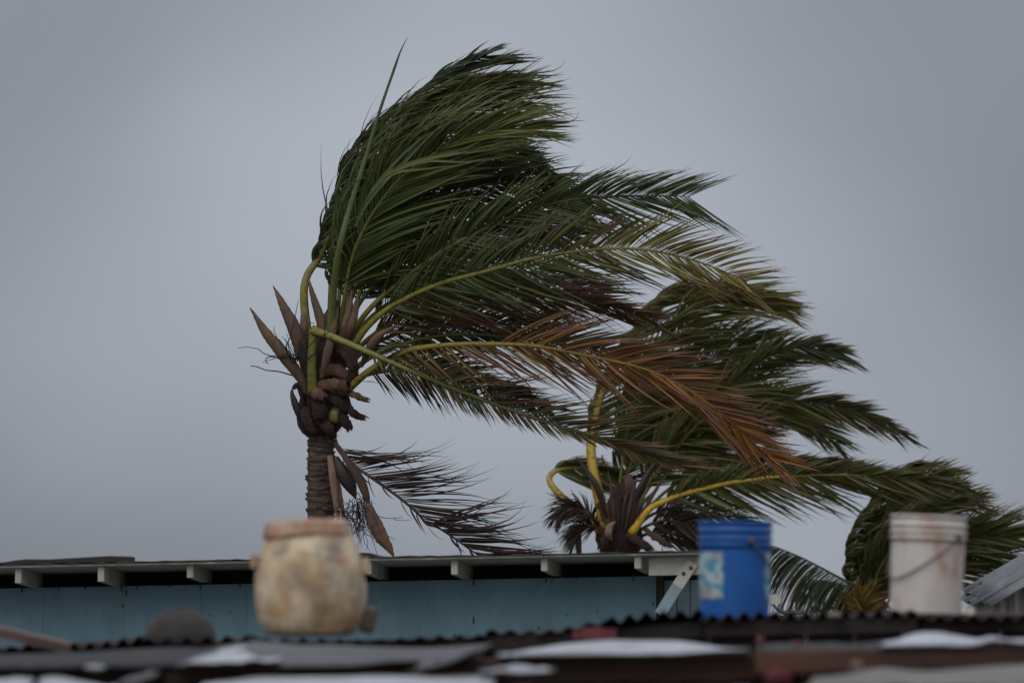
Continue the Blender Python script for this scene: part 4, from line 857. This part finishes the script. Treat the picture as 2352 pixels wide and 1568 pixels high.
# old jug
JY = 20.4; js = px(JY); jb = at(712, 1462, JY)
jug = thing('jug', 'big beige weathered plastic jug with brown lid on the corrugated roof', 'jug', tuple(jb), 0)
prof = [(.5, 2), (88, 2), (99, 7), (108, 20), (117, 42), (124, 70), (127, 100), (127, 132), (124, 160), (118, 184), (110, 205), (102, 220), (97, 230), (94, 238)]
V, F = lathe([(r * js, z * js) for r, z in prof], 64); rg = np.random.default_rng(6)
ang = np.arctan2(V[:, 1], V[:, 0]); V[:, :2] *= (1 + .022 * np.sin(2 * ang + V[:, 2] * 14) + .016 * np.sin(5 * ang - V[:, 2] * 31) + .008 * np.sin(9 * ang + V[:, 2] * 50))[:, None]
V[:, 2] += .006 * np.sin(ang * 2 + 1) * (V[:, 2] > .3)
body = mesh('body', V, F, M['jug'], jug)
sbm = body.modifiers.new('sub', 'SUBSURF'); sbm.levels = sbm.render_levels = 1
V, F = lathe([(r * js, z * js) for r, z in ((93, 228), (100, 229), (102, 234), (100, 242), (97, 250), (96, 258), (93, 264), (84, 267), (60, 268), (.5, 268))], 48); V[:, 0] -= 8 * js; V[:, 2] += V[:, 0] * .035 + .004 * np.sin(np.arctan2(V[:, 1], V[:, 0]) * 3); mesh('lid', V, F, M['jug_lid'], jug)
for sx in (-1, 1):                                    # lugs for the handle
    V, F = box(-.012, .012, -.03, .03, -.028, .028); o = mesh('handle_lug', np.array(V) + np.array([sx * 128 * js, -.02, (168 - 6 * sx) * js]), F, M['jug'], jug, smooth=False); bevel(o, .008, 3)
# block beside the jug
p = at(846, 1424, JY + .25); V, F = box(-.030, .030, -.05, .05, -.045, .052); V = np.array(V) @ np.array([[.97, 0, .22], [0, 1, 0], [-.22, 0, .97]]).T + p
o = bevel(mesh('worn_block', V, F, M['brick'], smooth=False), .014, 3); tag(o, 'small worn brown block tucked beside the beige jug', 'block')
# dark round stone
p = at(411, 1472, FY + .2); V, F = lathe([(.001, -.02), (.13, -.02), (.136, .0), (.130, .03), (.117, .06), (.097, .085), (.07, .105), (.04, .117), (.001, .121)], 40)
ang = np.arctan2(V[:, 1], V[:, 0]); V *= (1 + .03 * np.sin(ang * 3 + V[:, 2] * 20) + .02 * np.sin(ang * 7))[:, None]; V[:, 0] *= 1.0
tag(mesh('stone', V + p, F, M['rock']), 'dark round stone weighing down the corrugated roof', 'stone')
# warped plank at far left
C, _ = catmull([at(-170, 1430, FY - .1), at(0, 1456, FY - .1), at(60, 1470, FY - .1), at(120, 1484, FY - .1), at(158, 1493, FY - .1)], 20); V = []; F = []
for c in C: V += [c + [0, 0, .022], c + [0, .25, .028], c + [0, .25, -.012], c + [0, 0, -.014]]
for i in range(19):
    for j in range(4):
        k = (j + 1) % 4; F.append((i * 4 + j, i * 4 + k, i * 4 + 4 + k, i * 4 + 4 + j))
F += [(3, 2, 1, 0), tuple(19 * 4 + j for j in range(4))]
tag(mesh('plank', V, F, M['plank'], smooth=False), 'warped brown plank lying on the corrugated roof beside the round stone', 'plank')

# ------------------------------------------------------------------ nearer lean-to roofs: timbers and loose sheets
def beam(parent, off, pts, hpx, thick, m, nm='beam', rg=None):
    """timber whose top edge follows pts (dx, dy, Y); hpx high"""
    P = np.array([at(*p) for p in pts]); hh = hpx * px(pts[0][2]); V = []; F = []
    C, _ = catmull(P, 24); rg = rg or np.random.default_rng(len(pts) * 7)
    for c in C:
        e = rg.normal(0, .0025, 2); V += [c + [0, 0, e[0]], c + [0, thick, e[0]], c + [0, thick, -hh + e[1]], c + [0, 0, -hh + e[1]]]
    for i in range(23):
        for j in range(4):
            k = (j + 1) % 4; F.append((i * 4 + j, i * 4 + k, i * 4 + 4 + k, i * 4 + 4 + j))
    F += [(3, 2, 1, 0), tuple(23 * 4 + j for j in range(4))]
    return bevel(mesh(nm, V, F, m, parent, off, smooth=False), .006)
def sheet(name, back, front, m, label, cat='metal sheet', nu=40, nv=8, hump=None, thick=.004, wob=.003, seed=0, group=None):
    """thin bowed sheet between a back edge and a front edge, each a list of (dx, dy, Y)"""
    rg = np.random.default_rng(300 + seed)
    if m is M['white_sheet']: back = [(a, b + 7, c) for a, b, c in back]; front = [(a, b - 6, c) for a, b, c in front]
    Bk, _ = catmull([at(*p) for p in back], nu); Fr, _ = catmull([at(*p) for p in front], nu); V = []; F = []
    u = np.linspace(0, 1, nu); ns = [smooth_noise(u, 7, rg, wob) for _ in range(nv)]
    for lay in (0, -thick):
        for j in range(nv):
            f = j / (nv - 1); f2 = f
            P = Fr * (1 - f2) + Bk * f2; P = P + np.array([0, 0, 1.]) * (ns[j] + lay)[:, None]
            if hump: P[:, 2] += hump * math.sin(math.pi * f) * np.sin(np.pi * u)
            V.append(P)
    V = np.vstack(V); n = nu * nv
    for j in range(nv - 1):
        for i in range(nu - 1):
            a = j * nu + i; F.append((a, a + 1, a + nu + 1, a + nu)); F.append((a + n, a + n + nu, a + n + nu + 1, a + n + 1))
    rim = [i for i in range(nu)] + [j * nu + nu - 1 for j in range(1, nv)] + [(nv - 1) * nu + i for i in range(nu - 2, -1, -1)] + [j * nu for j in range(nv - 2, 0, -1)]
    for k in range(len(rim)):
        a, b = rim[k], rim[(k + 1) % len(rim)]; F.append((a, a + n, b + n, b))
    return tag(mesh(name, V, F, m), label, cat, group)
LY = 16.6
lean = thing('lean_to', 'dark lean-to frame of rust-brown timbers under loose metal sheets', 'lean-to', (0, LY, 0)); lo_ = (0, -LY, 0)
beam(lean, lo_, [(-150, 1530, LY), (200, 1529, LY), (390, 1524, LY), (470, 1528, LY)], 60, .06, M['dark_wood'])
beam(lean, lo_, [(380, 1528, LY - .07), (700, 1526, LY - .07), (950, 1519, LY - .07), (1160, 1512, LY - .07)], 44, .06, M['rust_wood'])
beam(lean, lo_, [(1090, 1513, LY), (1350, 1507, LY), (1600, 1504, LY), (1750, 1500, LY)], 62, .06, M['rust_wood'])
beam(lean, lo_, [(1735, 1494, LY - .08), (2000, 1490, LY - .08), (2200, 1484, LY - .08), (2520, 1478, LY - .08)], 52, .07, M['rust_wood'])
for xx in (-120, 430, 1120, 1742, 2480):
    p = at(xx, 1545, LY + .08); mesh('post', *box(p[0] - .05, p[0] + .05, LY + .07, LY + .17, 0, p[2]), M['dark_wood'], lean, lo_, smooth=False)
for k in range(12):                                   # dark boarding that closes the front of the lean-to
    a, b = -150 + 222 * k, -150 + 222 * (k + 1); p, q = at(a, 1535, LY + .2), at(b, 1535, LY + .2)
    mesh('front_board', *box(p[0] + .004, q[0] - .004, LY + .2, LY + .225, 0, p[2]), M['dark_wood'], lean, lo_, smooth=False)
# rafters carrying the sheets back to the shack
for dx in (60, 520, 980, 1420, 1880, 2300):
    p, q = at(dx, 1540, LY + .1), at(dx * .985 + 17, 1512, FY + .05)
    V = [p + [-.025, 0, 0], p + [.025, 0, 0], q + [.025, 0, 0], q + [-.025, 0, 0]]; V += [v - np.array([0, 0, .06]) for v in V]
    mesh('rafter', V, [(0, 1, 2, 3), (7, 6, 5, 4), (0, 4, 5, 1), (1, 5, 6, 2), (2, 6, 7, 3), (3, 7, 4, 0)], M['dark_wood'], lean, lo_, smooth=False)
sheet('metal_sheet', [(-170, 1502, 19.6), (150, 1497, 19.6), (300, 1488, 19.6), (420, 1486, 19.6), (540, 1492, 19.6)], [(-180, 1530, 16.5), (150, 1528, 16.5), (380, 1524, 16.5), (540, 1527, 16.5)], M['zinc_dark'],
      'dark grey zinc sheet sloping below the round stone', seed=1)
sheet('metal_sheet', [(520, 1478, 18.8), (600, 1472, 18.8), (700, 1476, 18.8), (850, 1482, 18.8), (1000, 1486, 18.8), (1110, 1480, 18.8)], [(400, 1526, 16.4), (560, 1526, 16.4), (750, 1526, 16.4), (950, 1518, 16.4), (1105, 1509, 16.4)], M['zinc_mid'],
      'buckled light grey metal sheet below the beige jug', seed=2)
sheet('metal_sheet', [(470, 1496, 18.0), (515, 1481, 18.2), (560, 1475, 18.4), (600, 1482, 18.4), (640, 1506, 18.0)], [(425, 1524, 16.35), (490, 1524, 16.35), (550, 1523, 16.35), (600, 1521, 16.35), (645, 1516, 16.35)], M['white_sheet'],  # white sheet laid in as the highlight on the grey sheet
      'white piece added as the bright highlight of the grey sheet under the jug', seed=3, nu=20)
sheet('metal_sheet', [(1150, 1500, 18.4), (1230, 1481, 18.4), (1330, 1470, 18.4), (1480, 1466, 18.4), (1600, 1471, 18.4), (1712, 1490, 18.4)], [(1140, 1507, 16.5), (1250, 1506, 16.5), (1400, 1505, 16.5), (1550, 1502, 16.5), (1722, 1494, 16.5)], M['white_sheet'],
      'long bowed white metal sheet below the red placard', seed=4)
sheet('metal_sheet', [(1748, 1478, 18.6), (1850, 1474, 18.6), (1950, 1476, 18.6), (2030, 1470, 18.6)], [(1745, 1493, 16.6), (1850, 1492, 16.6), (1950, 1490, 16.6), (2030, 1488, 16.6)], M['zinc_dark'],
      'flat dark grey sheet between the two white sheets', seed=5)
sheet('metal_sheet', [(2040, 1470, 18.4), (2100, 1448, 18.4), (2150, 1443, 18.4), (2190, 1449, 18.4), (2240, 1461, 18.4), (2280, 1452, 18.4), (2330, 1463, 18.4), (2480, 1462, 18.4)], [(2020, 1484, 16.5), (2120, 1483, 16.5), (2200, 1481, 16.5), (2350, 1476, 16.5), (2490, 1472, 16.5)], M['white_sheet'],
      'crumpled white metal sheet with two humps below the white bucket', seed=6)
sheet('metal_strip', [(1010, 1502, 17.2), (1060, 1490, 17.6), (1112, 1478, 18.0), (1130, 1476, 18.1)], [(930, 1545, 15.6), (985, 1530, 15.7), (1040, 1512, 15.8), (1090, 1496, 15.9)], M['zinc_mid'],
      'narrow grey metal strip lying askew across the timbers', cat='metal strip', seed=7, nu=16)
# nearest row
NY = 14.2
lean2 = thing('lean_to', 'low front lean-to frame of dark timbers carrying pale sheets and a tarpaulin', 'lean-to', (0, NY, 0)); l2 = (0, -NY, 0)
beam(lean2, l2, [(-150, 1590, NY), (500, 1588, NY), (1200, 1584, NY), (1860, 1582, NY)], 60, .07, M['rust_wood'])
beam(lean2, l2, [(1840, 1578, NY - .08), (2100, 1574, NY - .08), (2520, 1570, NY - .08)], 70, .07, M['rust_wood'])
for xx in (-100, 640, 1240, 1850, 2470):
    p = at(xx, 1612, NY + .08); mesh('post', *box(p[0] - .05, p[0] + .05, NY + .08, NY + .18, 0, p[2]), M['dark_wood'], lean2, l2, smooth=False)
for dx in (40, 560, 1200, 1700, 2200):
    p, q = at(dx, 1592, NY + .1), at(dx, 1572, LY - .09)
    V = [p + [-.025, 0, 0], p + [.025, 0, 0], q + [.025, 0, 0], q + [-.025, 0, 0]]; V += [v - np.array([0, 0, .06]) for v in V]
    mesh('rafter', V, [(0, 1, 2, 3), (7, 6, 5, 4), (0, 4, 5, 1), (1, 5, 6, 2), (2, 6, 7, 3), (3, 7, 4, 0)], M['dark_wood'], lean2, l2, smooth=False)
sheet('metal_sheet', [(-180, 1548, 16.0), (0, 1546, 16.0), (78, 1547, 16.0)], [(-180, 1588, 14.1), (0, 1588, 14.1), (66, 1588, 14.1)], M['white_sheet'], 'flat white sheet end beside the dark gap, under the zinc sheet', seed=8, nu=14)
sheet('metal_sheet', [(92, 1548, 16.0), (105, 1546, 16.0), (160, 1552, 16.0), (220, 1562, 16.0), (300, 1576, 15.8)], [(86, 1590, 14.1), (150, 1590, 14.1), (230, 1590, 14.1), (310, 1590, 14.1)], M['white_sheet'], 'white sheet with a downward sloping back edge', seed=9, nu=20)
sheet('metal_strip', [(292, 1556, 15.8), (330, 1545, 15.9), (370, 1538, 16.0)], [(262, 1572, 14.6), (300, 1566, 14.6), (350, 1552, 14.7)], M['zinc_mid'], 'slanting grey metal strip between the white sheet and the grey sheet', cat='metal strip', seed=10, nu=12)
sheet('metal_sheet', [(500, 1556, 16.1), (640, 1548, 16.1), (760, 1545, 16.1), (950, 1544, 16.1), (1140, 1543, 16.1)], [(440, 1590, 14.1), (650, 1590, 14.1), (900, 1588, 14.1), (1130, 1584, 14.1)], M['white_sheet'], 'wide white sheet under the rust-brown timber below the jug', seed=11)
sheet('metal_sheet', [(1108, 1540, 16.2), (1150, 1527, 16.2), (1200, 1522, 16.2), (1250, 1525, 16.2), (1274, 1536, 16.2)], [(1100, 1546, 15.2), (1160, 1546, 15.2), (1220, 1545, 15.2), (1275, 1543, 15.2)], M['white_sheet'], 'short bowed white sheet resting on the rust-brown timber', seed=12, nu=24)
sheet('tarpaulin', [(1868, 1556, 16.0), (1940, 1545, 16.0), (2010, 1527, 16.0), (2110, 1534, 16.0), (2200, 1530, 16.0), (2350, 1522, 16.0), (2500, 1518, 16.0)], [(1850, 1588, 14.0), (2000, 1586, 14.0), (2200, 1580, 14.0), (2500, 1574, 14.0)], M['dirty_cloth'], 'dirty beige tarpaulin spread over the low front timbers', cat='tarpaulin', seed=13, wob=.005)
# scraps
def lump(name, dx, dy, Y, wpx, hpx, m, label, cat, seed):
    rg = np.random.default_rng(seed); s = px(Y); V = []; F = []; nu_, nv_ = 16, 9
    for j in range(nv_):
        ph = math.pi * j / (nv_ - 1)
        for i in range(nu_):
            th = 2 * math.pi * i / nu_; k = 1 + .16 * math.sin(3 * th + seed) * math.sin(ph) + rg.normal(0, .05)
            V.append((wpx * s / 2 * math.sin(ph) * math.cos(th) * k, wpx * s * .4 * math.sin(ph) * math.sin(th) * k, hpx * s / 2 * math.cos(ph) * k))
    for j in range(nv_ - 1):
        for i in range(nu_):
            k = (i + 1) % nu_; F.append((j * nu_ + i, j * nu_ + nu_ + i, j * nu_ + nu_ + k, j * nu_ + k))
    return tag(mesh(name, np.array(V) + at(dx, dy, Y), F, m), label, cat)
lump('red_rag', 1784, 1556, 15.2, 64, 44, M['red_cloth'], 'crumpled dark red rag at the end of the tarpaulin', 'rag', 1)
lump('pink_scrap', 1832, 1477, 17.6, 24, 9, M['pink'], 'small pink scrap on the flat dark grey sheet', 'scrap', 2)
lump('faded_rag', 1746, 1470, 17.9, 20, 20, M['rag'], 'small faded pink rag between the white sheet and grey sheet', 'rag', 3)
lump('pale_stone', 1968, 1528, 15.6, 28, 24, M['brick'], 'small pale stone beside the tarpaulin edge', 'stone', 4)
lump('pale_scrap', 222, 1533, 16.3, 48, 15, M['white_sheet'], 'small white scrap on the edge of the dark zinc sheet', 'scrap', 5)
lump('roof_stone', 1917, 1413, FY - .03, 36, 16, M['brick'], 'pale stone wedged at the corrugated edge between the two buckets', 'stone', 6)
